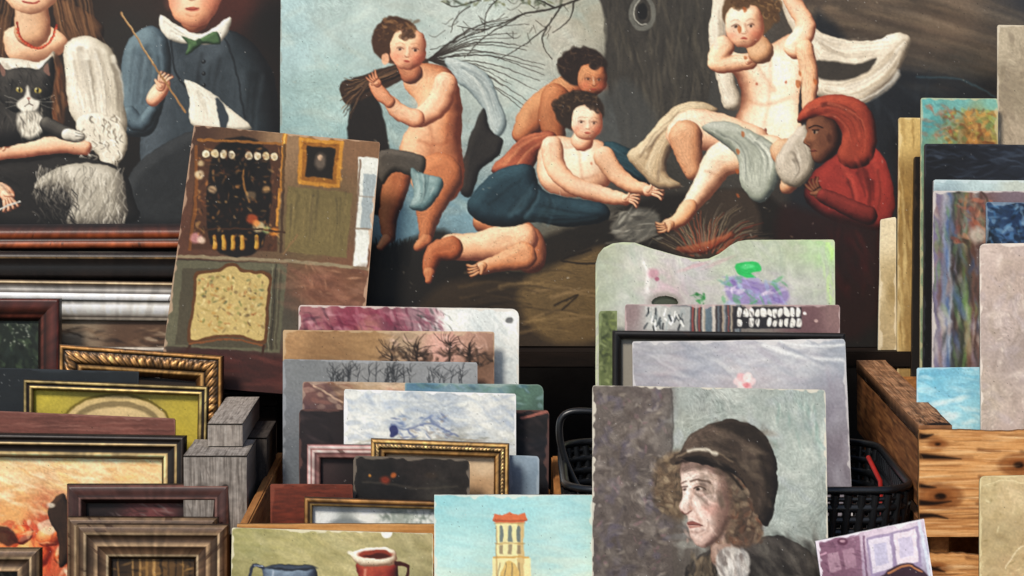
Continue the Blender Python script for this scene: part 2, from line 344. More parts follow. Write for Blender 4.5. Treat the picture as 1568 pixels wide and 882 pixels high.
def hand(c,x,y,s,ang,sk=SK,spread=.25,n=4):
    c.Lb([(x,y,s*.5),(x+math.cos(ang)*s*.5,y+math.sin(ang)*s*.5,s*.45)],sk)
    for i in range(n):
        a=ang+(i-(n-1)/2)*spread; b=a+.2; ox=x+math.cos(ang)*s*.5-math.sin(ang)*(i-1.5)*s*.22; oy=y+math.sin(ang)*s*.5+math.cos(ang)*(i-1.5)*s*.22
        c.S([(ox,oy),(ox+math.cos(a)*s*1.0,oy+math.sin(a)*s*1.0)],s*.32,sk[2],.6,s*.2); c.Lb([(ox,oy,s*.14),(ox+math.cos(a)*s*.5,oy+math.sin(a)*s*.5,s*.13),(ox+math.cos(b)*s*.95,oy+math.sin(b)*s*.95,s*.1)],sk)
    a=ang-1.0; c.Lb([(x,y,s*.2),(x+math.cos(a)*s*.75,y+math.sin(a)*s*.75,s*.14)],sk)

# ============================================================ big putti painting
c=Cv(424,-60,1640,534)
c.field([(430,-40,'a6c0c6'),(440,60,'a0b8bc'),(440,190,'90aaac'),(520,30,'aabbba'),(500,150,'9ab1b0'),(600,10,'aebbb8'),(700,30,'b4bdb9'),(740,100,'b3bbb5'),(800,150,'adb5af'),(860,60,'b0ada2'),(900,30,'a09c8e'),
 (760,210,'9ca8a7'),(720,330,'7894a0'),(620,340,'71909e'),(540,240,'849ea0'),(700,430,'1b1714'),(600,430,'15120f'),(800,470,'3a3026'),(860,440,'6a563c'),(900,500,'4b3c2a'),(760,500,'2e261e'),
 (1000,60,'3c3833'),(1050,120,'403e3b'),(950,190,'4a4a48'),(1000,300,'34302b'),(1100,450,'2a2420'),(1200,450,'2a221c'),(1300,420,'241c18'),(1330,500,'2a1713'),(1300,80,'342e2a'),(1400,180,'26282c'),(1560,200,'1d1f24'),(1300,20,'5a4e44'),(1450,30,'6a5a4c'),(1560,60,'4e4842'),(1600,0,'2f3138'),(1480,110,'45403a')])
c.Dd((430,-20,920,330),340,['b6c2be','98aeac','bec6be','8ca5a6','a8b6ae','aaaca0'],46,9,.2,.9,.24,f=6)
c.P([(915,-60),(930,40),(925,110),(945,190),(960,240),(1000,250),(1060,200),(1090,120),(1085,-60)],'3e3a35',4)
c.Dd((925,-20,1085,210),240,['2c2926','4b463e','5c564b','35322d','6a6254'],44,4,1.5,.25,.4,f=3)
c.P([(928,150),(900,180),(935,230),(990,250),(1010,190),(960,120)],'4a4b4a',14,.6)
c.S([(978,-6),(966,16),(972,38),(986,44),(998,34),(1001,14),(992,-4)],7,'6b6a64',.9,f=2); c.S([(979,0),(970,18),(978,36),(990,38)],2.2,'c9c8be',.7); c.E(984,18,8,13,'1c1a18',f=2)
for i in range(56):
    t=RG.random(); x0=1235+RG.random()*60; x1=x0+90+RG.random()*260; y0_=-40+t*110+ (x0-1235)*.12
    c.S([(x0,y0_),((x0+x1)/2,y0_+8+RG.random()*22),(x1,y0_+24+(x1-x0)*.12)],3+RG.random()*12,['675648','38302a','7a6a58','4e443a','2c2926','8a7c6c'][i%6],.34,3,f=9)
c.P([(1235,40),(1330,95),(1400,108),(1640,180),(1640,540),(1240,540)],'202226',16,.88)
c.Dd((1400,100,1640,170),30,['383532','2b2d31','4a3f38'],50,9,.2,.3,.4,f=5)
c.Dd((1240,100,1420,330),80,['2e3238','1b1d22','383d42','444a50'],40,7,1.2,.5,.35,f=4)
c.S([(1404,118),(1470,122),(1524,148)],3,'3f5a66',.5,f=3)
tw='302a24'
for pts,w in [([(905,-10),(850,12),(800,22),(745,45),(700,40)],4),([(850,12),(812,-4),(760,-8),(700,10),(676,2)],3),([(800,22),(770,40),(740,58),(712,88)],2.5),([(745,45),(700,62),(660,76)],2),([(860,8),(838,40),(800,70),(762,92)],3),([(838,40),(830,64),(845,90)],2),([(765,-5),(745,20),(742,50)],2.2),([(880,0),(872,30),(846,50)],3),([(720,10),(700,24),(690,50)],1.6)]:
    c.S(pts,w,tw,.95,1)
for i in range(30):
    x=680+RG.random()*190; y=-5+RG.random()*60; a=RG.random()*3; l=10+18*RG.random(); c.S([(x,y),(x+l*math.cos(a)*.6,y+l*.4),(x+l*math.cos(a),y+l*math.sin(a)*.7)],1.3,tw,.65,.7)
c.Dd((680,-12,860,8),60,['4b5340','363a2c','6a6b4c'],10,4,0,1.5,.7)
c.P([(424,300),(560,370),(610,372),(680,352),(740,400),(840,360),(930,330),(1010,300),(1180,300),(1280,420),(1640,520),(1640,540),(424,540)],'1e1914',10,.9)
c.P([(690,430),(760,428),(830,420),(905,382),(960,380),(1000,420),(1160,440),(1160,540),(600,540),(640,470)],'3b2f22',14,.8)
c.P([(800,430),(880,395),(930,385),(930,505),(850,525),(800,480)],'75603f',14,.75)
for i in range(34):
    x=720+RG.random()*200; y=408+RG.random()*110; c.S([(x-25-30*RG.random(),y+RG.random()*8),(x,y-3),(x+20+30*RG.random(),y+RG.random()*6)],2+5*RG.random(),['8a7350','1f1811','5c4a32','9c8260','2a2118'][i%5],.4,1,f=4)
c.S([(905,382),(860,398),(900,404),(930,398)],3,'1c150f',.8,f=2); c.S([(850,468),(885,452),(860,474)],3,'1c150f',.7,f=2)
for i in range(60):
    x=568+RG.random()*60; y=362+RG.random()*26; c.S([(x,y+24),(x+RG.random()*12-6,y)],3.5,'16130f',.9,.6)
# straw
c.P([(1010,375),(1040,345),(1060,310),(1110,290),(1150,300),(1165,350),(1130,380),(1070,398)],'3f342b',8,.9)
for i in range(170):
    a=-math.pi*(.05+.9*RG.random()); r=20+64*RG.random(); bx,by=1088,395; k=.35
    c.S([(bx+math.cos(a)*r*k*1.6,by+math.sin(a)*r*k),(bx+math.cos(a)*r*.9+4,by+math.sin(a)*r*.8),(bx+math.cos(a+.15)*r*1.3,by+math.sin(a+.1)*r*1.05)],2.2,['6f6458','3b3028','857760','6a2c1e','2a221c','98503a','554a40'][RG.integers(7)],.7,.8)
c.Lb([(1040,382,5),(1075,380,8),(1120,360,5)],('b0603f','7b3322','2a100b'),a=.6,f=4)
c.P([(935,350),(955,325),(985,318),(1010,330),(1000,362),(960,372)],'5f5c56',6,.9); c.Dd((935,318,1010,372),70,['8f8b82','3a3733','6f6a62','b0aca0'],16,4,-.5,.6,.6)
# figure 1
c.P([(540,150),(566,130),(590,190),(600,300),(575,330),(545,280),(532,215)],'231e1b',3)
c.P([(520,130),(545,118),(600,100),(640,88),(655,98),(610,125),(560,150),(530,160)],'3a2a20',2)
for i in range(34):
    y=105+i*1.6; c.S([(648,92+RG.random()*10),(570,118+RG.random()*16),(520+RG.random()*18,118+i*1.9)],1.7,['2c211b','5a4232','7c6148','1c1512'][i%4],.8,1)
for i in range(22):
    a=-.62+i*.055+RG.normal()*.02; r=110+70*RG.random(); c.S([(655,92),(655+r*.5*math.cos(a),88+r*.5*math.sin(a)-4+RG.normal()*2),(655+r*math.cos(a+.05),88+r*math.sin(a+.12))],2.2,'2e2621',.85,.7)
c.Fm([(680,90),(712,94),(748,116),(767,160),(776,192),(755,214),(742,170),(718,140),(700,126)],('c4cac6','8b9698','4d5659'),10,f=2)
c.FL([(690,98),(730,128),(755,200)],[(706,98),(748,124),(772,186)],14,['dfe3de','5e686c','a8b0b0'],.5,3)
c.Fm([(740,165),(752,200),(770,215),(762,240),(735,262),(722,300),(704,290),(712,235),(726,195)],('3a3632','24201f','0f0d0c'),10,f=2)
c.Fm([(632,100),(662,98),(690,108),(704,140),(708,180),(706,225),(712,262),(700,300),(668,315),(640,300),(622,262),(612,225),(628,190),(640,160),(618,130)],('eab896','c2825e','5a2c1e'),rad=38,L=(-.6,-.25,.68))
c.E(656,145,20,26,'f4cca8',.45,f=24); c.S([(682,130),(690,170),(684,215)],5,'7a4028',.38,f=8); c.S([(640,215),(665,222),(690,216)],3,'8a4a30',.4,f=6); c.E(676,258,30,34,'9a5a3c',.5,f=30); c.S([(650,172),(662,210),(660,245)],4,'94543a',.35,f=7)
c.Lb([(612,255,22),(602,300,19),(594,335,14),(596,362,10)],('c28058','965638','3e2018')); c.Lb([(592,366,8),(582,378,6)],SKB)
c.Lb([(672,270,36),(660,310,24),(655,345,14),(652,364,11)],('d08a62','a66442','48261c')); c.Lb([(652,368,10),(640,378,7)],SKB)
c.Fm([(575,240),(600,228),(648,240),(650,262),(640,275),(606,262),(585,282)],('6a625a','3d3832','191512'),10)
c.Fm([(628,258),(648,266),(678,275),(672,300),(652,322),(628,318),(634,295)],('a0b4b4','5b7478','243034'),12); c.FL([(632,262),(640,295),(630,316)],[(672,278),(662,300),(650,320)],9,['c4d2d0','2f4145'],.55,3)
c.Lb([(682,128,18),(672,158,19),(648,178,16),(632,182,13)],('f6d2b4','d09878','6a3a2a'))
c.Lb([(636,182,14),(612,172,13),(596,155,10),(585,142,8)],('f6d2b4','cc9070','6a3a2a'))
c.Lb([(596,156,9),(582,142,11),(572,130,8)],SKR); hand(c,578,128,13,-2.3,SKR)
c.Lb([(622,98,15),(630,112,17)],('d69c78','aa6a4e','482820'))
c.E(606,62,37,36,'463022',1,f=3); face(c,625,76,34,.05,-.1,('f8d0b0','da9e7e','744030'))
curls(c,603,54,31,26,['463022','72523a','92704a','3a261a'],60,5,2.3,6.5,.6); c.Dd((588,30,640,44),20,['9a7450','5a3e28'],10,4,.3,.8,.6); c.E(590,90,6,9,SKR[0],.9)
# figure 2
c.Lb([(880,128,20),(850,150,24),(818,178,24),(800,205,16)],('ce966e','a26242','3e2018')); c.Lb([(850,150,22),(846,182,22),(850,210,16)],('c2845e','8e5234','381c12'))
c.E(892,102,38,30,'2c211b',1,f=3); face(c,907,122,27,.05,.25,('d0946c','a26242','3c1e14')); curls(c,890,97,34,25,['2a1f1a','5a4636','42332a'],60,5,2.3,6.6,.6)
c.Fm([(752,262),(775,235),(800,210),(840,200),(852,212),(830,232),(812,262),(790,275)],('b87052','74382a','2c120d'),14); c.FL([(770,250),(800,218),(842,204)],[(798,270),(820,240),(848,212)],10,['c88a66','4a1e16','8e4a34'],.55,4)
# figure 3
c.Lb([(740,340,16),(775,350,24),(805,372,28),(812,395,24)],('ce966e','9e6244','3e2018')); c.Lb([(690,378,20),(730,378,22),(775,370,27),(800,366,24)],('f2d0b0','cc9472','5e3428'))
c.Lb([(800,392,22),(765,402,14),(738,410,11)],('dca884','b47450','46261c')); hand(c,738,408,15,2.7,('e8bc9a','c2865e','562e20'),.18)
c.Lb([(690,380,19),(668,385,15),(660,402,12),(657,420,9)],('c8805a','924e30','36180f')); c.Lb([(657,418,9),(656,430,5)],SKB)
c.Fm([(828,222),(850,208),(880,212),(915,214),(935,232),(940,262),(925,290),(880,302),(835,290),(822,262)],('fae6ce','daa888','704030'),40,L=(-.35,-.35,.82))
c.E(868,238,22,18,'fff0dc',.35,f=22); c.S([(886,232),(890,262),(896,292)],3,'94604a',.35,f=6); c.S([(850,268),(880,276),(915,268)],3,'94604a',.4,f=6); c.E(858,252,2,2,'b06a52',.7); c.E(906,250,2,2,'b06a52',.7); c.S([(835,215),(860,226),(895,220)],3,'a87058',.35,f=5)
c.Fm([(722,300),(760,262),(812,252),(830,290),(880,304),(925,312),(930,336),(870,348),(820,340),(780,348),(740,342),(716,322)],('38505a','1a2830','080c0f'),20)
c.FL([(730,318),(770,285),(815,258)],[(840,342),(850,315),(830,292)],20,['56707a','0b1114','2b3f48'],.45,7,6); c.FL([(830,300),(880,312),(925,322)],[(800,345),(860,346),(926,336)],10,['426068','0b1114'],.45,5,5)
c.Fm([(925,218),(960,225),(1000,262),(1018,285),(990,282),(950,262),(935,250)],('38565f','1a2a30','0a0e11'),12); c.FL([(935,224),(965,240),(1005,278)],[(940,250),(960,262),(990,282)],7,['56727c','0b1114'],.45,4)
c.Lb([(845,225,17),(852,258,16),(880,285,14),(930,300,12),(958,306,9)],('f8dcc2','d8a484','683a2a')); hand(c,958,304,14,.1,SK)
c.Lb([(925,240,16),(945,268,14),(970,285,11),(988,290,9)],('f2d0b4','d09c7a','603626')); hand(c,992,292,16,.0,SK,.28)
c.Lb([(895,200,14),(892,215,17)],SK)
c.E(887,170,38,31,'33271f',1,f=3); face(c,899,188,29,.02,.12,('fae4ce','e0b090','7e4a38')); curls(c,884,163,36,24,['33271f','5e4838','7a6248','241a14'],65,5,2.4,6.6,.6)
# figure 4
vl=('f2e8d8','bdaf9d','544a40')
c.Fm([(1096,-60),(1090,10),(1085,60),(1095,110),(1110,165),(1135,160),(1120,100),(1112,40),(1130,-60)],vl,14); c.FL([(1096,20),(1092,90),(1115,160)],[(1110,20),(1116,90),(1130,158)],8,['fcf4e6','7c6f62'],.5,3)
c.Fm([(1180,-60),(1225,-10),(1245,40),(1290,60),(1340,62),(1372,50),(1394,58),(1388,84),(1372,112),(1348,140),(1320,160),(1285,156),(1252,146),(1240,118),(1232,84),(1205,30),(1170,-60)],vl,16,f=2)
c.P([(1246,96),(1262,92),(1310,98),(1342,88),(1330,108),(1300,122),(1262,122),(1246,112)],'35302b',4,.95)
c.FL([(1215,10),(1262,56),(1382,56)],[(1238,60),(1300,90),(1380,80)],20,['fffaf0','857869','d8ccba','9c8e7e'],.5,6,4)
c.FL([(1382,62),(1345,100),(1290,128),(1248,124)],[(1388,72),(1368,125),(1312,158),(1256,146)],24,['fffaf0','6b5f52','d8ccba','948470'],.5,6,4)
c.Fm([(960,238),(985,215),(1015,180),(1040,160),(1075,156),(1100,170),(1060,185),(1035,215),(1020,262),(1045,285),(1010,290),(985,270)],('dac6a8','9c8468','40322a'),14); c.FL([(975,235),(1000,205),(1045,166)],[(1010,280),(1022,225),(1070,178)],18,['ead8bc','544438','b69c7c'],.5,5)
c.Fm([(1098,62),(1130,82),(1175,70),(1215,52),(1232,80),(1228,120),(1222,165),(1228,205),(1215,240),(1170,248),(1125,230),(1118,195),(1135,160),(1128,120),(1100,95)],('fce8d2','dcae90','704232'),40,L=(.3,-.35,.84))
c.E(1186,108,24,18,'fff4e4',.4,f=22); c.E(1182,176,26,30,'fff2e0',.35,f=28); c.E(1158,128,2,2,'a85e46',.9); c.E(1204,126,2,2,'a85e46',.9); c.E(1172,200,2.5,3.5,'7a4030',.9)
c.S([(1138,150),(1168,160),(1208,150)],5,'a87458',.4,f=7); c.S([(1150,72),(1160,100),(1185,138)],5,'b07e60',.38,f=7); c.S([(1180,92),(1178,150),(1170,192)],4,'bc8c70',.38,f=6); c.S([(1132,225),(1168,238),(1210,225)],5,'9c6850',.45,f=6); c.S([(1128,215),(1134,170),(1142,130)],7,'9c6850',.35,f=8)
c.Lb([(1218,72,18),(1235,40,15),(1215,5,13),(1200,-30,11)],('fae6d0','d8a686','683a2a'))
c.Lb([(1108,72,17),(1098,95,15),(1120,98,13),(1148,96,11)],('f6dcc0','d09e7e','683a2a')); hand(c,1146,94,11,-.6,SK)
c.Lb([(1232,75,14),(1240,120,13),(1238,160,11),(1242,182,8)],('ecccae','c89472','563226'))
c.Lb([(1150,222,30),(1105,205,30),(1065,198,32),(1048,205,28)],('fce6ce','d8a88a','704434'))
c.Lb([(1050,210,26),(1055,238,20),(1062,262,15)],('e2b492','b88260','522e22'))
c.Lb([(1180,235,28),(1140,235,28),(1105,245,26),(1088,270,21),(1072,295,17),(1052,320,12)],('fdead4','daac8c','684030'))
c.Lb([(1055,318,13),(1042,335,12),(1022,345,9)],('e8c2a0','c28a64','562e22')); hand(c,1026,344,14,2.8,('e8c2a0','c28a64','562e22'),.15)
c.E(1108,236,16,10,'fff2e0',.3,f=12); c.S([(1080,262),(1100,268),(1110,258)],3,'a87458',.4,f=5)
c.Fm([(1075,195),(1110,185),(1160,205),(1200,235),(1195,262),(1180,300),(1160,310),(1135,285),(1128,240),(1100,215)],('c4c6bc','8a8e82','3c403e'),16); c.FL([(1090,198),(1128,225),(1140,290)],[(1160,208),(1192,245),(1178,302)],24,['dedfd4','505450','a0a498'],.5,6)
c.Lb([(1200,232,20),(1215,262,17),(1205,285,12)],('e4c0a0','c08c6a','563226')); c.Fm([(1190,240),(1232,190),(1248,250),(1225,285),(1195,275)],('ccc0b2','9c9182','4a4238'),14,f=3); c.FL([(1200,245),(1215,262),(1205,280)],[(1236,205),(1240,245),(1222,282)],10,['e4dacc','5f564c'],.5,4)
c.Lb([(1155,60,16),(1165,78,20)],('e6c2a2','c0906c','563626'))
c.E(1148,18,42,40,'5f4832',1,f=3); face(c,1140,40,36,-.08,-.2,('fce6d0','dcae8e','7c4a38'))
curls(c,1156,12,38,32,['57402c','8c6c48','ac8a60','453020'],80,6,3.1,7.0,.6); c.S([(1102,-10),(1092,30),(1096,72)],7,'dcd2c2',.8,f=2)
for x,y,r in [(1222,128,6),(1132,45,5),(1138,205,4),(1130,232,4),(1128,262,4),(1130,300,3),(1248,125,4),(1142,88,3),(1140,15,4),(1225,112,3)]: c.P([(x-r*.6,y-r),(x+r*.5,y-r*.7),(x+r*.7,y+r*.5),(x,y+r*1.3),(x-r*.6,y+r*.4)],'a0582f',1.4,.75)
# figure 5 : woman in red headscarf
c.Fm([(1255,255),(1290,232),(1335,222),(1362,262),(1370,320),(1350,352),(1300,345),(1262,332),(1232,305),(1238,275)],('a03e34','622422','1e0a0a'),22,L=(.1,-.5,.7))
c.Fm([(1222,188),(1232,162),(1262,146),(1305,148),(1335,172),(1342,218),(1332,250),(1300,258),(1282,240),(1290,205),(1272,186),(1250,182)],('ac523c','722e22','260e0a'),16)
c.FL([(1232,170),(1270,158),(1318,180),(1326,240)],[(1250,182),(1280,180),(1298,205),(1296,250)],18,['c06c52','34100c','8a3e2e'],.5,6)
c.FL([(1262,256),(1290,290),(1300,335)],[(1340,235),(1352,290),(1340,340)],24,['b04e40','220a0a','80302a'],.5,8,5)
c.Fm([(1238,182),(1262,178),(1284,192),(1288,218),(1276,240),(1258,250),(1246,246),(1242,236),(1240,226),(1230,218),(1236,206),(1234,194)],('906248','563426','1c0d09'),18,L=(-.6,-.3,.6))
c.S([(1238,196),(1250,193),(1260,196)],2,'1a0b07',.9); c.E(1248,202,4.5,2.0,'b8a896',.6); c.E(1247,202,2.0,2.2,'0a0505'); c.S([(1243,199),(1254,199)],1.4,'120806'); c.S([(1237,205),(1232,217),(1240,221)],1.8,'a87250',.6,f=1.5); c.E(1246,231,5,2.3,'7a4034',.8); c.S([(1240,231),(1252,231)],1,'2a0e0a'); c.E(1270,212,4,7,'3a1e14',.6,f=3)
hand(c,1254,296,16,-2.2,('9a6a4e','6a4230','241209')); c.Lb([(1262,300,11),(1300,318,14),(1330,330,14)],('8e3c34','521e1b','180808'))
c.P([(1200,315),(1262,330),(1340,348),(1355,460),(1300,520),(1230,430),(1190,370)],'2b1612',16,.8); c.Dd((1270,350,1350,450),30,['4a1c18','1c0e0c','3a1614'],30,9,1.3,.4,.4,f=5)
c.mot(26,.04,3)
c.Dd((440,0,1500,500),80,['e8e2d4','c8b8a0'],3,1.4,0,2,.5)
c.crack(.4,20); c.fin(.04,.025,1.2,oil=.11,warm=1.2,con=.26)
panel('putti_oil_painting',Q((430,-60),(1640,-62),(1640,532),(427,529)),-.05,c,1.35,16,edge='8a7f70',wear=.4,mat=M_canvas)

# ============================================================ children with cat
c=Cv(-40,-60,440,352)
c.field([(0,0,'2e2119'),(120,10,'281f19'),(190,60,'2a2622'),(420,40,'171412'),(400,250,'12100e'),(230,300,'181512'),(360,0,'4a261e'),(190,-40,'322620'),(20,330,'110f0e'),(420,340,'0e0d0c')])
J=('74868f','414e57','15191c')
c.Fm([(250,45),(300,60),(350,45),(400,80),(425,150),(425,345),(225,345),(215,250),(222,120)],('4e565d','2a3136','0e0f12'),50,L=(-.6,-.3,.6))
c.Fm([(192,70),(225,40),(255,55),(262,110),(250,160),(232,205),(190,205),(178,165),(185,110)],J,26); c.FL([(202,70),(192,120),(190,195)],[(248,60),(252,120),(230,190)],22,['8898a2','20262a','586872'],.45,8,6)
c.FL([(270,80),(262,150),(300,330)],[(410,100),(400,200),(400,330)],16,['4c555c','0e1012'],.4,9,7)
c.Fm([(222,240),(300,200),(330,240),(300,345),(200,345),(190,290)],('3a3c3e','1e2022','0b0b0c'),20)
c.Fm([(246,22),(275,40),(310,52),(352,26),(350,48),(335,66),(300,68),(262,62),(246,44)],('f6f2e8','c8c2b6','6a645c'),8); c.FL([(250,30),(280,50),(300,62)],[(262,58),(285,62),(300,66)],5,['8f887c','fffaf0'],.5,3)
c.Lb([(296,0,26),(298,28,22)],SKR); c.Fm([(255,-60),(335,-60),(340,-10),(325,28),(298,42),(268,28),(256,-8)],('f6d2b4','d69a78','7a4636'),36,L=(-.4,-.3,.82))
c.E(294,14,10,3.6,'a2473b',.85,f=1.6); c.S([(285,13),(295,15),(304,12)],1.2,'5a1c18',.8); c.E(266,4,12,11,'c8705a',.35,f=12); c.E(322,4,12,10,'c8705a',.35,f=11); c.S([(284,-5),(294,0),(304,-4)],2,'7a4432',.7,f=1.8); c.S([(286,22),(296,25),(304,22)],2,'a86c50',.5,f=3)
c.Fm([(278,55),(300,62),(308,58),(332,48),(337,68),(312,66),(304,72),(284,84),(288,68)],('5f7c54','364c32','162116'),6); c.E(305,64,4,5,'283a26',.8)
for y in (95,112,130): c.E(312,y,3,3,'0b0b0c'); c.E(311,y-1,1,1,'8a9298')
c.S([(262,62),(268,110),(290,140)],3,'0f1215',.7,f=2); c.S([(345,60),(360,100),(375,180)],3,'0f1215',.6,f=2)
c.Fm([(283,122),(322,140),(350,165),(385,196),(330,200),(292,190),(290,150)],('f4eee2','c8c1b3','766f65'),10); c.P([(330,152),(342,160),(350,180),(345,197),(338,197)],'343b42',2); c.FL([(290,130),(300,160),(300,190)],[(318,145),(322,170),(330,198)],6,['8f8878','fffdf4'],.45,4)
c.Lb([(196,176,14),(216,190,12),(232,170,9)],J); c.Lb([(234,152,11),(246,138,12),(252,128,9)],SK); hand(c,246,132,15,-1.2,SK,.22)
c.S([(186,20),(235,98),(284,172)],3,'94704a'); c.S([(187,20),(235,97)],1,'d8bc90',.8)
c.Fm([(-40,20),(10,25),(25,60),(0,110),(-40,120)],('6b4a34','3c281b','160e0a'),20); c.Fm([(82,0),(120,10),(158,40),(150,70),(110,75),(90,50)],('7d5a3e','4a3222','1a110c'),18)
for i in range(50): x=88+RG.random()*60; c.S([(x-8,-10),(x,25+RG.random()*10),(x+8+RG.random()*10,55+RG.random()*25)],2.2,['8a6648','2b1c13','5f442f'][i%3],.5,1,f=1.8)
for i in range(30): x=-20+RG.random()*40; c.S([(x+8,0),(x,40),(x-4,85+RG.random()*30)],2.2,['8a6648','2b1c13','5f442f'][i%3],.5,1,f=1.8)
c.Fm([(5,55),(30,38),(80,42),(105,68),(70,95),(20,95)],('fae0c6','e0b290','865a44'),30); c.Lb([(48,5,26),(50,45,28)],('ecc8a8','cc9e7c','764a36'))
c.Fm([(0,-60),(95,-60),(98,-20),(75,12),(48,22),(20,12),(-2,-20)],('fae0c6','e0b290','865a44'),34,L=(-.4,-.3,.82))
c.S([(26,35),(34,60),(58,74),(78,62),(86,38)],3.0,'8e2c1e'); 
for t in range(18): a=math.pi*(.05+t/19); c.E(56+30*math.cos(a),38+35*math.sin(a),1.9,1.9,'c4563a')
c.S([(36,2),(48,5),(60,2)],3,'a0463a')
B=('f4ecdf','c4baa9','665d51')
c.Fm([(-40,95),(10,88),(60,95),(85,80),(78,150),(60,165),(20,150),(-40,150)],B,26); c.FL([(-20,100),(0,120),(10,150)],[(70,98),(66,120),(60,158)],18,['fffaf0','877e6f','a89e8c'],.5,6,4)
c.Fm([(98,70),(130,55),(165,70),(182,105),(190,160),(194,200),(165,222),(140,205),(118,190),(104,160),(100,110)],B,34,L=(-.4,-.4,.74))
c.FL([(105,75),(112,120),(128,190)],[(170,78),(188,130),(186,205)],60,['fffaf0','776d60','d8cfbe','998e7e','b8ad9c'],.5,7,4)
c.P([(84,84),(100,120),(98,190),(80,190)],'4b3324',4,.85); c.Dd((78,90,102,190),30,['6b3a20','2b1c13','8a6040'],24,4,1.4,.2,.6)
c.Fm([(118,182),(150,172),(186,190),(196,222),(182,250),(162,264),(150,238),(122,210)],B,10); 
for i in range(70):
    x=122+RG.random()*66; y=176+RG.random()*80; c.S([(x,y),(x+5*RG.normal(),y+5),(x+2,y+11)],2.2,['fffaf0','6a6054','d9d2c6','453e36'][i%4],.6,1,f=1.4)
c.Lb([(-30,232,16),(30,228,14),(90,222,13),(130,226,11)],SK); hand(c,10,218,17,3.0,SK)
# cat
K=('4e4a46','22201f','080808')
c.Fm([(-40,150),(0,120),(60,120),(78,165),(76,205),(30,220),(-40,225)],K,30); c.Fm([(-10,88),(8,106),(22,104),(45,104),(60,106),(80,86),(84,120),(76,150),(50,172),(18,170),(-2,150),(-8,120)],K,20)
c.Dd((-20,105,80,200),140,['3a3734','0c0b0b','5c5650'],12,1.6,1.3,.8,.5)
c.P([(-2,98),(9,108),(4,118)],'8a665a',1.5,.8); c.P([(74,96),(66,108),(76,116)],'8a665a',1.5,.8)
c.P([(40,136),(43,132),(47,148),(60,157),(54,170),(34,170),(25,158),(37,148)],'dcd6ca',4); c.P([(29,172),(56,172),(68,188),(58,206),(42,212),(29,198)],'cfc8bb',7)
c.Dd((28,165,66,210),90,['f2ede2','8c857a','4a4540'],9,1.5,1.4,.5,.7)
for x in (29,58): c.E(x,138,5,4,'b09c54',.95,f=1.5); c.E(x,138,1.8,3.6,'0a0a08'); c.E(x-2,136,1,1,'fffde0')
c.P([(41,150),(47,150),(44,154)],'a8786c',1); c.S([(44,154),(44,159),(38,162)],1,'3a2a26'); c.S([(44,159),(50,162)],1,'3a2a26')
for a in (-.25,0,.25): c.S([(34,157),(8,156+a*40)],.8,'e0dcd0',.5); c.S([(54,157),(82,156+a*40)],.8,'e0dcd0',.5)
c.Lb([(72,190,11),(98,203,11),(118,209,9)],('6a655e','2f2c2a','121110')); c.Lb([(104,206,9),(122,210,8)],('f2ede2','b9b2a6','4a4540'))
for i in range(3): c.S([(116,204+i*5),(128,206+i*4)],1.2,'4a4540',.7)
c.Fm([(-20,262),(60,246),(95,240),(140,244),(185,258),(204,300),(195,345),(-20,345)],('2e2b29','1a1817','0b0a0a'),24)
c.Fm([(52,290),(70,266),(105,252),(145,250),(182,262),(194,300),(185,345),(105,345),(112,310),(92,290)],('cec7ba','948d81','423d38'),34)
for i in range(380):
    x=52+RG.random()*140; y=252+RG.random()*88
    if x<110 and y>296: continue
    c.S([(x,y),(x+RG.random()*8-5,y+8),(x+RG.random()*16-10,y+19)],1.8,['f0eadf','7a746a','c4bdb0','55504a','a19a8e'][i%5],.5,.7,f=1.4)
for i in range(90):
    x=50+RG.random()*62; y=288+RG.random()*50; c.S([(x,y),(x+12*RG.random(),y+8),(x+8,y+16)],1.8,['3d3a38','0f0e0e','6a655f','1c1a19'][i%4],.6,.7,f=1.4)
c.Lb([(-20,290,12),(5,292,11),(14,300,9)],SK); hand(c,8,298,17,1.1,SK); c.S([(-5,322),(30,308)],3,'c9c4bc'); c.FL([(-30,240),(0,255),(40,262)],[(-30,280),(0,285),(40,330)],10,['3a3634','0a0909'],.5,6,5)
c.crack(.25,20); c.fin(.04,.02,1.2,oil=.1,warm=1.2,con=.22)
fr=[(0,6,'1d0f0b'),(2,10,'3a1b12'),(5,12,'8a4326'),(8,13,'a4562f'),(11,11,'5d2a18'),(13,8,'200f0a'),(16,8,'3a1b12'),(19,12,'8d4526'),(23,13,'743720'),(27,10,'3f1c12'),(32,4,'1f0f0a'),(36,0,'0f0806')]
frame('children_portrait_painting',Q((-70,-90),(470,-92),(465,381),(-68,383)),.10,[(d*1.4,h,cc) for d,h,cc in fr],c,M_fwood,step=1.4)

# ============================================================ interior with fire screen
c=Cv(238,184,590,616)
c.field([(300,200,'4a3328'),(360,200,'5a4130'),(440,220,'8a6f54'),(500,300,'6f5a40'),(560,230,'7a5c44'),(560,420,'6b4a38'),(500,440,'7a5240'),(280,360,'5a3a2c'),(270,480,'5a5648'),(430,500,'4f4a40'),(330,560,'3a2420'),(300,590,'2a1c18'),(500,560,'5a3a30'),(420,580,'3f2220'),(480,360,'63563c')])
c.P([(440,285),(540,295),(530,395),(436,385)],'6f6240',2,1,False)
c.FL([(446,290),(444,340),(442,386)],[(536,296),(532,345),(526,394)],26,['4a4130','8a7850','5c5236'],.5,4,2)
c.P([(549,240),(580,243),(572,330),(560,412),(540,408),(546,330)],'d8dad4',1.5,1,False); c.P([(557,266),(577,268),(567,352),(552,350)],'9ca6aa',1.5,1,False); c.S([(552,245),(540,408)],3,'6a5240',.8); c.S([(543,350),(570,352)],3,'7a6858',.8,sm=False); c.S([(548,300),(574,302)],2,'8a7c70',.7,sm=False)
c.P([(304,212),(432,222),(424,385),(288,382)],'4b3021',2,1,False); c.P([(330,225),(410,230),(402,378),(322,374)],'14100e',3)
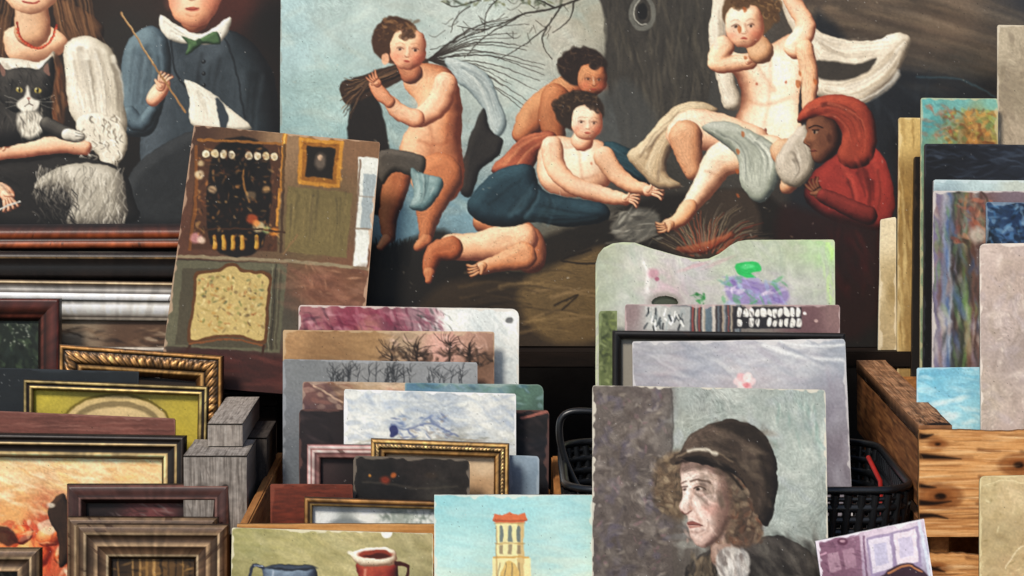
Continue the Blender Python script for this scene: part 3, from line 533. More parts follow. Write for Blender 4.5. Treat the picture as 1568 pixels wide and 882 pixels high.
c.P([(340,222),(388,222),(392,262),(376,300),(350,305),(338,262)],'0b0908',3,.9)
c.S([(300,225),(300,300),(290,382)],5,'7a4c24',.9); c.S([(436,205),(432,290)],6,'a9722e'); c.S([(436,205),(433,290)],2,'e8b860',.9); c.S([(304,214),(430,220)],4,'8a5c2a')
c.S([(428,290),(424,345)],4,'c48a3c',.9); c.S([(380,235),(372,270),(382,310)],3,'b88040',.7,f=1.6)
for i in range(9):
    if i==4: continue
    c.E(316+i*13,235+i*.6,6.6,7,'3a2a1c'); c.E(316+i*13,235+i*.6,5.4,6,['e4d8c0','cdbf9f','d8cdb4'][i%3]); c.E(316+i*13+1,236+i*.6,2.6,3.2,'a8946f',.7)
for x,y,r,k in [(305,268,7,'d8c8a8'),(308,250,5,'c9b28a'),(325,290,6,'b89a78'),(345,265,9,'1a1412'),(372,250,10,'0c0a09'),(362,300,14,'0d0b0a'),(386,335,9,'a24a24'),(396,348,9,'c9b48c'),(408,352,6,'8a9a6a'),(384,300,8,'6d5a44'),(300,365,9,'c48a8c'),(308,368,6,'e2c8b4'),(420,355,7,'c47c30'),(408,290,6,'b08a5c'),(392,342,5,'d88848')]: c.E(x,y,r,r*.9,k,.85,f=4)
for x in (329,343,357,371,393): c.Lb([(x,362,3),(x,380,4)],('f2c860','b87f2c','4a2c0e'),a=.85)
c.S([(300,352),(380,350),(436,356)],3,'3a2416')
c.Dd((298,222,430,380),260,['c08444','6a3a20','2a1c14','d0a468','8a5a34','1a120e'],7,3,1,1.4,.5)
c.P([(458,210),(526,215),(520,288),(456,282)],'8a5a22',1.5,1,False)
for a,b in [((461,214),(523,219)),((523,219),(517,285)),((517,285),(459,279)),((459,279),(461,214))]: c.S([a,b],6,'c08838',.8,sm=False,f=2)
c.Dd((458,210,525,286),90,['e0a850','5a3410','b47c30'],6,2.4,1,1.5,.5)
c.P([(470,223),(514,227),(509,274),(468,270)],'1c1814',2,1,False); c.E(490,247,9,13,'6d6055',.8,f=5); c.E(490,241,4,4,'c9a88c',.8,f=2)
c.S([(436,222),(430,385)],4,'3b2a1e',.8); c.S([(455,360),(435,388)],3,'8a6a4a',.6); c.S([(262,392),(440,400),(575,412)],5,'8a7c64'); c.S([(262,397),(440,406)],3,'2b241c',.8)
c.P([(268,398),(440,404),(428,540),(252,530)],'5f5c4a',2,1,False); c.P([(280,410),(432,414),(424,535),(268,528)],'4c4638',2,1,False)
for i in range(3): c.S([(418+i*5,405),(410+i*5,535)],2,['7c7a64','2f2b22','6a6652'][i],.8)
sp=[(298,418),(320,414),(334,412),(346,404),(360,403),(372,411),(390,414),(415,420),(414,450),(411,480),(410,512),(404,527),(375,519),(350,516),(320,519),(292,526),(286,516),(292,480),(296,450)]
c.P(sp,'5a3a20',1.5); sp2=[(353+(x-353)*.92,466+(y-466)*.91) for x,y in sp]; c.P(sp2,'b8a26c',1.5); c.Dd((303,422,403,508),230,['c9b27a','9c8a54','d0bc88','6f7442','a87a3c','4c5a42','a06a40','d8c894','5a4a34'],6,3.6,0,1.5,.7)
c.S([(290,527),(350,519),(405,530)],3,'7a4a28',.9); c.S([(290,530),(284,545)],4,'3a2418'); c.S([(404,530),(400,545)],4,'3a2418')
c.P([(252,540),(430,545),(540,560),(540,615),(245,610)],'3f221f',8,.85); c.Dd((255,545,540,600),70,['5a2c28','2a1614','6d3c34'],36,7,.1,.2,.5,f=4); c.Dd((440,410,560,480),60,['8a6050','5a3c30','9a7460'],30,8,.2,.6,.4,f=4)
c.Dd((445,405,555,470),14,['b08468','c49a7c'],14,3,.6,1,.4)
c.fin(.05,.03,1.3,oil=.09,warm=1)
panel('interior_oil_painting',Q((297,191),(582,218),(548,612),(243,588)),-.16,c,1.35,6,rc=(3,3),edge='c9a688',wear=.7)

# ============================================================ left stack of frames
black=[(0,4,'0f0b0a'),(4,12,'1d1512'),(10,16,'2c211b'),(13,16,'7a6040'),(15,14,'1a1310'),(30,10,'0c0908'),(45,14,'1c1512'),(52,9,'0c0908'),(60,2,'0a0807')]
frame('black_picture_frame',Q((-120,384),(430,386),(430,590),(-120,590)),.0,black,Cv(-120,380,440,600,'171311'),M_fwood,step=6)
silver=[(0,4,'1a1411'),(2,14,'5f4a36'),(5,16,'d8bf94'),(7,15,'4a3a2c'),(12,12,'5a5550'),(18,13,'8c8780'),(24,17,'504a44'),(26,20,'fbf8f2'),(36,20,'f4f0ea'),(38,16,'4d4841'),(44,14,'b5b0a8'),(48,16,'f6f2ea'),(60,12,'e4dfd6'),(66,7,'8d867c'),(69,7,'3a302a'),(74,6,'c0b4a2'),(77,2,'3a2f28')]
c=Cv(-100,480,440,600).field([(0,500,'3a2c26'),(120,515,'8a7a68'),(200,520,'574234'),(60,560,'2b2320')]); c.Dd((-50,500,260,540),90,['b8a894','3a2b24','7d6652','241b17'],20,4,0,.3,.6); c.fin()
frame('silver_picture_frame',Q((-110,426),(430,434),(430,592),(-110,592)),-.05,silver,c,M_fwood,step=2,wearc=.14)
c=Cv(-60,470,80,760,'1f2620'); c.Dd((-20,480,70,580),120,['2f3a2c','151a16','4a5a40','26302c'],14,5,1.2,.8,.6); c.Dd((5,495,45,530),30,['c9ccc0','8a9284','e0e0d4'],3,2,0,1,.6); c.fin()
frame('red_brown_picture_frame',Q((-160,456),(93,457),(92,760),(-160,760)),-.12,[(0,8,'1f0d0a'),(3,14,'5d2c24'),(6,15,'3a1914'),(14,13,'4a221c'),(22,14,'38180f'),(28,9,'1d0c09'),(33,9,'552a20'),(38,3,'180b08'),(42,0,'120806')],c,M_fwood)
gold=[(0,4,'2a190e'),(2,14,'9a6a3c'),(5,16,'c89452'),(8,12,'3f2712'),(10,11,'c4905a'),(32,11,'bc8850'),(34,9,'3a2410'),(38,13,'cc9c5c'),(42,9,'6a4420'),(50,2,'2a190c')]
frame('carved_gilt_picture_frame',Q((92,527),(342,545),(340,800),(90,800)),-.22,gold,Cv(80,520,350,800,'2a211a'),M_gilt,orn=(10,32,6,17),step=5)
c=Cv(-60,555,220,760,'1d2226'); c.mot(20,.1); c.fin()
panel('slate_painted_board',Q((-60,562),(212,569),(212,760),(-60,760)),-.28,c,2,8,edge='3a4046')
c=Cv(30,575,325,760,'8f8330'); c.field([(60,600,'a4963c'),(180,600,'847d2f'),(290,640,'ac9b3f'),(180,650,'a89060'),(60,650,'9c8e3c')]); c.E(178,652,84,50,'5d5016',.9,f=2); c.E(178,652,80,46,'c0a878',1,f=2); c.E(178,652,70,38,'80704f',1,f=2); c.E(178,655,62,32,'c4ac80',1,f=3); c.fin(.07,.03)
frame('oval_mount_picture_frame',Q((37,581),(319,592),(316,760),(37,760)),-.34,[(0,3,'1a120c'),(1,10,'7a6840'),(4,11,'c8ae70'),(6,8,'211712'),(10,7,'1d1510'),(12,9,'ccb06c'),(15,9,'7a6636'),(18,2,'4a3c18')],c,M_gilt)
c=Cv(-60,620,290,800,'6a423a'); c.mot(40,.12,sy=4); c.Dd((-20,628,275,665),50,['8a5c52','4f2e28','9a7064'],50,2,.03,.1,.5); c.fin()
panel('red_primed_board',Q((-60,627),(268,641),(268,780),(-60,780)),-.40,c,1.6,9,rc=(0,3),edge='9a6e62')
c=Cv(-80,690,262,960).field([(20,720,'e0c094'),(120,720,'eccfa4'),(220,730,'e2bf8e'),(20,790,'d8a068'),(60,820,'c4543a'),(100,800,'8a3a24'),(180,790,'dcb888'),(230,860,'b48854'),(20,860,'b8442c')])
c.Dd((-20,700,250,790),220,['f6deb8','d0a878','fae8c8','c09060','e8b878','f0c898'],34,6,.3,.6,.5,f=2.5)
for x,y,r,k in [(10,836,26,('f8a868','d0582f','5c1a12')),(50,848,28,('f8b070','d85c34','641c14')),(74,822,18,('fabf80','d06a3c','5c1a12')),(34,818,18,('f69a5a','c24428','4c120c')),(98,852,16,('e89454','b04824','40120a'))]: c.Fm([(x+r*math.cos(t),y+r*.85*math.sin(t)) for t in np.arange(0,6.2,.7)],k,r)
c.Dd((0,800,105,882),70,['ffd0a0','b02c1c','7a1c12','f88850','f8f0d8'],18,5,.5,1.4,.5); c.P([(0,806),(20,812),(28,830),(10,836),(-5,826)],'2a1410',3,.8); c.P([(60,800),(88,795),(80,818),(60,812)],'e8e0c8',3,.6); c.Fm([(74,778),(84,762),(98,756),(108,785),(108,850),(92,870),(88,824),(78,800)],('4a362a','221814','080606'),8); c.E(78,774,6,4,'f0e8d8',.7,f=2)
c.fin(.04,.04,2,oil=.12)
frame('black_and_gilt_picture_frame',Q((-120,661),(285,667),(284,980),(-120,980)),-.46,[(0,4,'0d0a09'),(2,14,'1f1916'),(6,16,'2f2621'),(8,15,'100c0a'),(14,11,'191310'),(16,13,'c0a470'),(18,13,'7f6844'),(20,10,'15100d'),(30,8,'1e1713'),(33,9,'b89c68'),(36,9,'e0c690'),(39,3,'5a4526'),(42,0,'20170f')],c,M_fwood)
c=Cv(100,750,360,980,'1d1614'); c.field([(140,780,'241a1a'),(240,778,'6a3e3e'),(300,790,'2a1c1c')]); c.Dd((135,765,335,800),60,['8a8480','3a2422','120d0c'],14,3,.2,.6,.5); c.fin()
frame('brown_picture_frame',Q((103,741),(353,741),(352,980),(104,980)),-.56,[(0,4,'160b09'),(3,14,'604038'),(6,16,'382420'),(14,15,'4a302c'),(20,12,'2f1815'),(23,14,'705048'),(26,11,'24120f'),(32,4,'150a08')],c,M_fwood)
c=Cv(140,830,330,1000,'2a1e14'); c.field([(180,860,'2e2218'),(240,870,'6a5030'),(300,860,'3f3020'),(240,900,'4a3622')]); 
for i in range(14): c.S([(170+i*11,842),(170+i*11,890)],2+3*RG.random(),['9a7848','1c140e','c8a068','33261a'][RG.integers(4)],.7,sm=False,f=2)
c.Dd((165,845,315,890),50,['6a5030','1c140e','a88450'],12,3,.1,.6,.5); c.fin()
br=[(0,4,'241509'),(2,12,'8a7054'),(6,14,'463224'),(12,15,'6e5640'),(15,15,'d0b28c'),(18,12,'36271b'),(28,10,'564232'),(34,13,'b89874'),(37,12,'443024'),(48,6,'6e543e'),(51,7,'d4ba94'),(54,3,'36271b'),(57,0,'20140a')]
frame('bronze_gilt_picture_frame',Q((104,791),(334,792),(334,990),(104,990)),-.60,br[:7],Cv(100,790,350,990,'3a2a1a'),M_gilt,step=5)
frame('bronze_gilt_picture_frame',Q((118,802),(350,803),(349,1010),(118,1010)),-.64,br,c,M_gilt)
c=Cv(-60,850,70,1000,'2a2620'); c.Dd((-20,860,50,900),40,['6a5a40','8a8070','1a1712'],12,4,1.4,.5,.6); c.fin()
frame('small_gilt_picture_frame',Q((-100,839),(63,839),(63,1010),(-100,1010)),-.72,br[:9],c,M_gilt)
e=empty('weathered_wooden_trestle',(-.5,-.4,.8))
def wbox(nm,x0,x1,y0,y1,z0,z1,par,base,dk,lt,knots=0):
    W_,H_=int(max(60,(x1-x0)*1500)),int(max(60,(z1-z0)*1500)); cvx=Cv(0,0,W_,H_).wood(base,dk,lt,False)
    if knots:
        for (kx,ky) in [(.3,.42),(.66,.4)]: cvx.E(W_*kx,H_*ky,W_*.06,H_*.05,'1a1512',.9,f=3); cvx.E(W_*kx,H_*ky,W_*.12,H_*.09,dk,.5,f=6)
        cvx.Dd((0,0,W_,H_),24,['2a221c','e0d8ce','4a423c'],30,1.6,1.5,.3,.5)
    cvx.mot(12,.12); cvx.C=np.clip(cvx.C,0,1)
    W,H=cvx.w-1,cvx.h-1; cq=[(0,0),(W,0),(W,H),(0,H)]
    panel('front_face',cq,0,cvx,2,1000*(y1-y0),P4=[(x0,y0,z1),(x1,y0,z1),(x1,y0,z0),(x0,y0,z0)],edge=base,wear=.3,mat=M_rough,parent=par,wob=1.5)
    cvt=Cv(0,0,int(max(60,(x1-x0)*1500)),int(max(60,(y1-y0)*1500))).wood(base,dk,lt,False); cvt.mot(14,.12); cvt.C=np.clip(cvt.C,0,1); W,H=cvt.w-1,cvt.h-1
    panel('top_face',[(0,0),(W,0),(W,H),(0,H)],0,cvt,2,2,P4=[(x0,y1,z1+.003),(x1,y1,z1+.003),(x1,y0-.001,z1+.003),(x0,y0-.001,z1+.003)],edge=dk,wear=.5,mat=M_rough,parent=par,wob=1.5)
wbox('a',-.522,-.462,-.52,-.22,.835,.871,e,'948b82','5c544e','b8b0a6')
wbox('b',-.553,-.447,-.60,-.44,.70,.83,e,'8a827a','524b45','aea69d',2)
wbox('c',-.50,-.43,-.42,-.24,.50,.83,e,'3a3430','1e1a18','5a534c')

# ============================================================ boards in the left pine crate
c=Cv(450,460,805,760).field([(480,480,'946468'),(540,490,'80384c'),(600,495,'6e3e4d'),(640,488,'94767e'),(690,490,'dfe2e0'),(740,490,'ccd2d4'),(785,500,'e2e4e2'),(780,580,'c8ced0'),(560,505,'a07068')])
c.Dd((465,475,680,510),120,['5a1f35','a86c7a','80384e','c0949c','3a2430'],20,5,.6,.9,.5,f=2); c.Dd((640,475,690,510),36,['2a2c2c','e6e8e8','6a5a60'],12,3,1,.8,.6); c.Dd((700,475,790,590),60,['f4f6f6','bcc6ca','a6b0b6'],22,7,.8,1,.4,f=3); c.E(780,490,6,5,'4a4a4c',.8,f=2); c.fin(.04,.03,1.6)
panel('abstract_oil_sketch',Q((457,467),(795,473),(793,760),(457,760)),-.25,c,1.4,5,rc=(5,12),edge='d8d0c4',wear=.8)
c=Cv(425,500,765,760).field([(450,520,'a8845f'),(500,530,'8f6f4e'),(560,525,'967754'),(620,520,'a08a74'),(680,530,'cc9e92'),(730,535,'b69080'),(740,550,'6a5040'),(500,548,'826446')])
for bx,by in [(638,562),(688,556),(718,562),(600,562)]:
    c.S([(bx,by+5),(bx+2,525)],4,'241a15',.9,2)
    for i in range(20): a=-1.57+(RG.random()-.5)*2.6; r=12+26*RG.random(); y=by-10-20*RG.random(); c.S([(bx,y),(bx+r*.5*math.cos(a),y+r*.35*math.sin(a)),(bx+r*math.cos(a+.2),y+r*.7*math.sin(a+.2))],1.8,'241a15',.75,.7)
c.Dd((585,535,755,560),130,['2a1f1a','4a382c','1c1512'],12,4,0,1.5,.6); c.Dd((600,512,750,540),40,['d0aca0','e8c4b8'],9,3,0,1.5,.4); c.Dd((440,510,600,552),60,['b08e68','7a6044'],34,5,.1,.3,.3,f=3); c.fin(.04,.03)
panel('winter_trees_oil_sketch',Q((433,505),(757,508),(757,760),(433,760)),-.29,c,1.4,5,rc=(3,3),edge='d4bc98')
c=Cv(425,545,740,900).field([(450,570,'74777a'),(560,565,'868789'),(700,570,'8c8e92'),(450,700,'686e76'),(450,640,'72767c')])
for k in range(28):
    bx=500+RG.random()*220; hgt=12+24*RG.random()
    c.S([(bx,590),(bx+3*RG.normal(),590-hgt)],1.8,'2a2c30',.7,.8)
    for i in range(5): a=-1.57+(RG.random()-.5)*2.3; r=8+14*RG.random(); y=592-hgt*(.4+.6*RG.random()); c.S([(bx,y),(bx+r*.6*math.cos(a),y+r*.6*math.sin(a)),(bx+r*math.cos(a+.3),y+r*math.sin(a))],1.1,'2a2c30',.65,.6)
c.fin(.04,.03)
panel('bare_branches_oil_sketch',Q((433,550),(731,555),(730,900),(433,880)),-.33,c,1.4,5,rc=(4,3),edge='a8acb0')
c=Cv(455,580,640,900).field([(480,600,'905f4a'),(520,610,'725848'),(560,600,'ae9478'),(610,595,'c0a78e'),(470,640,'3f2c30')]); c.P([(463,586),(500,586),(526,622),(526,640),(463,640)],'54424a',5,.6); c.S([(480,590),(525,616)],3,'d4b49c',.7); c.Dd((465,586,625,640),50,['a87464','5a4a48','d4bca4'],22,6,.5,.7,.4,f=2); c.fin(.05,.03)
panel('dark_rooftops_oil_sketch',Q((463,584),(626,586),(626,860),(463,860)),-.37,c,1.5,5,rc=(4,4),edge='c8b49c')
c=Cv(620,582,840,900).field([(650,592,'58809a'),(700,594,'7490a0'),(760,600,'749094'),(800,605,'506e60'),(825,640,'445e54'),(800,680,'3a4c44')]); c.Dd((630,586,832,640),60,['90aeb8','3f6480','648a7c','3d5650'],18,5,.3,.7,.5,f=2); c.fin(.05,.03,sat=.85)
panel('green_coast_oil_sketch',Q((620,586),(832,589),(832,860),(620,860)),-.385,c,1.5,5,rc=(2,10),edge='a8b4a8')
c=Cv(450,620,850,900).field([(480,640,'262022'),(820,640,'1c1a1c'),(825,700,'1b1d24'),(470,720,'2a2224'),(650,700,'201a1c')]); c.Dd((455,625,845,720),80,['3a3034','121014','4a3c3c'],28,6,.6,1,.35,f=3); c.S([(798,640),(840,630)],4,'c0786a',.7); c.fin()
panel('dark_night_oil_sketch',Q((458,627),(841,628),(839,860),(458,860)),-.42,c,1.8,6,rc=(6,6),edge='8a5c50')
c=Cv(518,590,800,860).field([(560,610,'c4c8ca'),(620,620,'b4bcc4'),(680,640,'9ca8ba'),(740,630,'cacdce'),(780,660,'bec1c0'),(560,660,'dcddda'),(700,675,'a6a7a2'),(640,665,'e0e0d8')])
c.Dd((528,600,790,680),280,['ccd0d0','e2e4e0','9ca8bc','bac1c6','8c9ab0','ecece2'],28,6,.25,.7,.5,f=3); c.Dd((600,635,690,672),70,['62729a','9a9088','eeeeea','8090ac','525f88'],11,3,.25,.8,.65); c.S([(600,650),(625,658),(660,648),(700,668)],3,'525f88',.6,f=2); c.P([(597,655),(604,652),(610,658),(608,668),(598,668)],'2a3060',1.2,.9); c.Dd((530,670,785,684),50,['7c7c72','b8baae','9c9080'],20,3,0,.3,.55); c.fin(.04,.03,1.6,oil=.08)
panel('snowy_landscape_oil_sketch',Q((527,596),(790,603),(790,860),(525,860)),-.46,c,1.35,5,rc=(3,3),edge='f6f2e8',wear=.9)
c=Cv(440,670,800,900).field([(480,700,'3a2c2c'),(560,720,'241c1c'),(700,730,'2a2224')]); c.fin()
pk=[(0,4,'4a2a2a'),(2,10,'b58680'),(5,11,'e4d4cc'),(8,9,'965a56'),(11,10,'d8c0b6'),(15,8,'5a3434'),(20,9,'a87a72'),(24,3,'3a2222')]
frame('pink_washed_picture_frame',Q((470,680),(778,683),(776,860),(470,860)),-.50,pk,c,M_fwood)
c=Cv(780,690,830,860).field([(800,710,'8a9cae'),(815,740,'788a9c')]); c.fin()
panel('blue_grey_board',Q((780,697),(826,699),(824,860),(780,860)),-.485,c,1.5,5,rc=(0,5),edge='b0bcc4')
c=Cv(560,675,795,860).field([(620,715,'d4bea2'),(740,715,'c8b094'),(740,745,'b09070'),(600,740,'b8a084')]); c.fin()
gb=[(0,4,'3a2410'),(2,10,'b88a4e'),(5,12,'e8ba72'),(7,9,'5a3a18'),(8,9,'d4a86c'),(15,9,'e4bc80'),(17,8,'3a2410'),(21,10,'c8985a'),(24,6,'6a4420'),(26,2,'2a1a0c')]
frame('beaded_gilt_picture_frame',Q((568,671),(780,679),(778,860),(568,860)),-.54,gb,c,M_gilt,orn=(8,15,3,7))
c=Cv(535,695,725,860).field([(560,720,'1f1c1b'),(640,715,'2a2422'),(700,730,'262220'),(600,745,'161414'),(680,755,'33302c')]); c.mot(14,.25)
c.S([(556,738),(600,742),(640,748),(700,745)],3,'4a443c',.6,f=3); c.E(590,735,7,6,'7a301c',.9,f=5); c.E(602,728,4,4,'b0602c',.9,f=3); c.E(566,728,2,2,'c08438',.9); c.E(660,728,9,5,'3a3028',.8,f=4); c.fin(.06,.04)
panel('dark_still_life_oil_sketch',Q((541,698),(719,703),(720,860),(541,860)),-.60,c,1.5,6,rc=(7,9),edge='7a6e60',wear=.8)
c=Cv(405,735,545,900,'602c1d'); c.mot(22,.2,sy=3); c.fin()
panel('red_stained_board',Q((414,741),(540,742),(540,880),(414,880)),-.62,c,1.6,7,rc=(2,2),edge='8d4c38')
c=Cv(455,765,690,900).field([(500,795,'d8dcde'),(560,790,'e4e6e4'),(620,795,'9aa29c'),(650,790,'c4cccc'),(530,803,'7a8080')]); c.Dd((560,782,665,806),70,['7a857e','b6bebc','5f6a64','e0e4e2'],9,4,0,1.4,.5); c.E(530,802,26,7,'757c80',.8,f=4); c.fin()
frame('thin_gilt_picture_frame',Q((466,761),(690,768),(690,880),(466,880)),-.69,[(0,3,'1f130a'),(1,8,'7a5028'),(4,9,'bc8c50'),(7,7,'4a2c14'),(9,7,'2a190e'),(12,8,'b49258'),(14,3,'3a2412')],c,M_gilt)
pc=empty('pine_crate',(-.17,-.5,.62))
box('left_side',-.435,-.420,-.835,-.18,.50,.765,M_pine,pc); box('right_side',.072,.086,-.835,-.215,.50,.765,M_pine,pc)
box('back_side',-.418,.070,-.195,-.182,.50,.70,M_pine,pc); box('floor',-.418,.070,-.83,-.2,.485,.497,M_pine,pc)
c=Cv(350,790,900,1060).wood('c0864a','784a26','e6b678'); 
panel('front_side',[(360,800),(870,800),(870,1050),(360,1050)],0,c,3,13,P4=[(-.437,-.85,.766),(.088,-.85,.766),(.088,-.85,.50),(-.437,-.85,.50)],edge='d09a5e',mat=M_rough,parent=pc)
c=Cv(345,800,672,1100).field([(380,830,'969262'),(450,835,'aaa270'),(560,830,'b2a67a'),(640,840,'a49a76'),(380,870,'847f56'),(500,865,'aaa074'),(640,875,'908a68'),(500,1000,'6a5c48')]); c.Dd((356,815,662,882),170,['b0a880','868158','c2b890','96946e'],40,8,.4,.6,.32,f=4)
c.Fm([(402,884),(405,869),(430,865),(465,866),(484,872),(488,900),(495,960),(400,960)],('8090a2','363e50','10131a'),22,L=(-.3,-.6,.6)); c.E(446,869,39,5,'1b2029',.9); c.E(446,868,34,2.5,'5a6678',.5); c.S([(404,870),(388,865),(383,885),(395,905)],5,'2a3040'); c.S([(403,868),(389,865)],1.5,'b0bacc',.8); c.S([(418,876),(416,890)],3,'c8d0dc',.5,f=2)
c.Fm([(547,862),(604,860),(610,890),(618,960),(540,960),(550,890)],('b0543e','702420','260a08'),22); c.Fm([(537,850),(551,842),(575,838),(600,840),(608,850),(603,863),(575,868),(548,864)],('fff8ea','d4c6b0','7a5c4a'),10); c.E(575,849,27,7,'863828',1,f=2); c.E(578,852,20,4,'3f1510',.9,f=2); c.S([(606,862),(624,868),(622,890)],5,'3a1210'); c.S([(560,872),(558,890)],4,'e8b8a0',.5,f=3); c.E(538,848,6,3,'e8e0d0',.9,.4)
c.E(592,812,10,12,'f6f2e6',1,f=1.5); c.fin(.04,.03,1.6,oil=.09)
panel('jugs_still_life_painting',Q((355,808),(663,817),(663,1090),(352,1090)),-.89,c,1.35,6,rc=(2,2),edge='e4dcc0',wear=.8)
c=Cv(660,750,915,1100).field([(680,770,'8cc0c8'),(780,768,'99cbd2'),(890,770,'a0ccd2'),(680,830,'a7cfd0'),(890,830,'b1d3d2'),(690,880,'bdd5cc'),(880,880,'c5d7cc'),(780,960,'c8b890')]); c.Dd((666,760,906,882),150,['a5d2d8','91c0c8','bfdad8','afceca'],50,8,.05,.3,.3,f=4)
c.P([(760,800),(802,800),(802,852),(812,854),(814,1000),(752,1000),(754,854),(760,852)],'e8d8a4',1.5,1,False)
c.P([(792,800),(802,800),(803,1000),(794,1000)],'c0a474',1.5,.8,False)
c.P([(754,796),(758,786),(770,789),(781,783),(793,789),(804,786),(808,796),(802,800),(760,800)],'c86c48',1.2,1,False); c.S([(755,797),(807,797)],2,'944a30',.8,sm=False)
for x in (768,781,794): c.P([(x-3.2,812),(x-2.4,806),(x,804),(x+2.4,806),(x+3.2,812),(x+3.2,830),(x-3.2,830)],'5c6c72',1,.85,False); c.P([(x-3,834),(x+3,834),(x+3,848),(x-3,848)],'74685a',1,.7,False)
for y in (801,832,852): c.S([(758,y),(804,y)],1.6,'a08454',.8,sm=False)
c.S([(756,853),(808,853)],3,'c49c5c',.9,sm=False); c.S([(760,805),(760,1000)],1.6,'9a7a4c',.7,sm=False); c.P([(770,868),(781,858),(792,868),(800,900),(765,900)],'d0b070',1.5)
for i in range(4): c.S([(765+i*10,862),(760+i*12,890)],1.6,'6a6050',.7)
c.fin(.03,.02,1.4,oil=.05)
panel('bell_tower_painting',Q((665,758),(907,758),(907,1100),(665,1100)),-.93,c,1.4,14,edge='e4e0d0',wear=.7,mat=M_canvas)

# ============================================================ palette and boards in the basket
c=Cv(905,355,1285,700).field([(930,390,'a6ac98'),(980,400,'c8c6c2'),(1060,420,'b9b5ba'),(1020,440,'c2acb4'),(1120,390,'adb6a2'),(1200,390,'a9b69b'),(1260,380,'a8c896'),(1250,440,'adb0aa'),(1190,440,'aaa4b0'),(930,450,'9ea694'),(960,460,'bcbebb')])
c.Dd((915,372,1278,466),220,['bec2b2','a2ada0','cac8ca','b0b6ac','bec8b4'],36,9,.5,1.2,.36,f=4)
c.S([(985,402),(992,420),(990,446)],6,'f8f4f4',.6,f=4); c.E(1000,418,9,8,'b87088',.55,f=5); c.E(1006,428,4,4,'94405f',.7,f=2); c.E(1062,408,22,3,'caa0a8',.6,-.3,f=3); c.E(1100,402,24,3,'c4a2a8',.5,-.4,f=3)
c.P([(1126,404),(1145,400),(1160,402),(1167,414),(1150,418),(1158,426),(1140,424),(1128,416)],'2fb45e',2); c.E(1145,408,10,4,'5fd084',.8,f=2)
c.P([(1110,430),(1130,424),(1160,432),(1190,438),(1208,448),(1200,464),(1130,466),(1112,450)],'8878b0',5,.8); c.Dd((1108,425,1205,466),60,['7460a0','9c90c8','6a9a8a','98a8cc','cfc4da','5aa06c'],18,5,.4,1,.7); c.Dd((1060,450,1080,466),14,['3aa050','2a7a3c'],6,3,0,1.5,.9)
c.E(1018,461,26,13,'8a8680',.7,f=5); c.Dd((1262,370,1278,466),14,['b0e078','c0e896'],20,4,1.5,.2,.5)
c.fin(.04,.025,1.6,oil=.07,sat=.95)
pp=[(912,34),(916,20),(924,10),(938,3),(955,1),(972,2),(985,7),(1000,12),(1020,18),(1045,25),(1065,29),(1085,28),(1102,20),(1118,8),(1130,2),(1145,0),(1278,1)]
panel('wooden_paint_palette',Q((912,370),(1278,366),(1280,660),(912,660)),-.33,c,1.35,6,prof=pp,rc=(0,4),edge='c4cca8',wear=.8,hole=(1018,463,20,10))
c=Cv(910,470,950,700,'606a48'); c.Dd((915,478,945,590),60,['808c54','4a5638','8e986e','38402e'],9,4,0,1.5,.7); c.fin(.06)
panel('mossy_green_board',Q((917,476),(945,476),(945,700),(917,700)),-.37,c,1.5,6,rc=(5,0),edge='98a474')
c=Cv(950,458,1295,700).field([(965,480,'8c787a'),(1000,485,'acacaa'),(1060,485,'6e7278'),(1100,485,'8c625c'),(1150,485,'7e7a74'),(1240,485,'6e5055'),(1280,480,'846868')])
for i in range(30): x=1058+i*2.6; c.S([(x,468),(x+1,510)],2+3*RG.random(),['944038','cfccc4','3a4450','7a8690','b87a68','2a2a30','5a7280','b0a490'][RG.integers(8)],.75,sm=False,f=1.6)
c.P([(988,468),(1056,470),(1056,506),(990,504)],'b4b6b4',2,.7,False)
for i in range(40): x=990+RG.random()*62; y=470+RG.random()*30; c.S([(x,y),(x+3*RG.normal(),y+8)],3,['f2f2ee','24282c','9aa2a4','3a4046'][i%4],.75)
c.P([(1124,470),(1228,470),(1226,503),(1124,503)],'26242a',2,.9,False)
for i in range(11):
    for j in range(2):
        if RG.random()<.9: c.P([(1130+i*9+RG.normal(),472+j*16+RG.normal()*1.5),(1136+i*9,472+j*16+RG.random()*3),(1135+i*9+RG.normal(),485+j*15),(1129+i*9,484+j*15+RG.normal()*2)],'efece6',1.3,.92)
c.Dd((1128,472,1226,502),26,['26242a','6a6468'],7,2,1.2,.8,.7); c.E(1232,480,2.5,2.5,'e8dcd8'); c.E(1250,492,3,3,'d4b4ae',.7); c.fin(.04,.03,sat=.88)
panel('patterned_abstract_oil_sketch',Q((957,466),(1286,467),(1286,700),(957,700)),-.42,c,1.35,5,rc=(4,4),edge='c4aca8',wear=.8)
bf=[(0,4,'080707'),(2,9,'1d1a19'),(6,10,'0f0d0d'),(12,8,'161312'),(15,2,'0a0909')]
frame('thin_black_picture_frame',Q((938,506),(1294,510),(1296,740),(938,740)),-.47,bf,Cv(930,500,1300,745,'8a8478'),M_fwood,step=4)
c=Cv(960,515,1312,800).field([(1000,540,'9e9ea6'),(1080,550,'a6a8b3'),(1150,545,'b2b2bc'),(1230,535,'c4c6cc'),(1280,545,'9aa0ac'),(1280,620,'8a8892'),(1285,700,'78727c'),(1140,575,'b2aaae'),(1020,575,'a8a0a8')])
c.Dd((970,525,1295,592),200,['b4b7bf','9296a3','cccccf','a4a1ac'],44,7,.2,.6,.38,f=3); c.S([(1170,528),(1220,545),(1290,552)],5,'f2f4f6',.6,f=5); c.S([(1180,520),(1240,530),(1296,528)],3,'eaeef0',.6,f=3); c.S([(1200,530),(1260,558)],4,'858b9a',.5,f=5)
c.Dd((1266,560,1304,745),40,['9c9aa6','746e7a','aca8b4'],40,9,1.4,.3,.3,f=4)
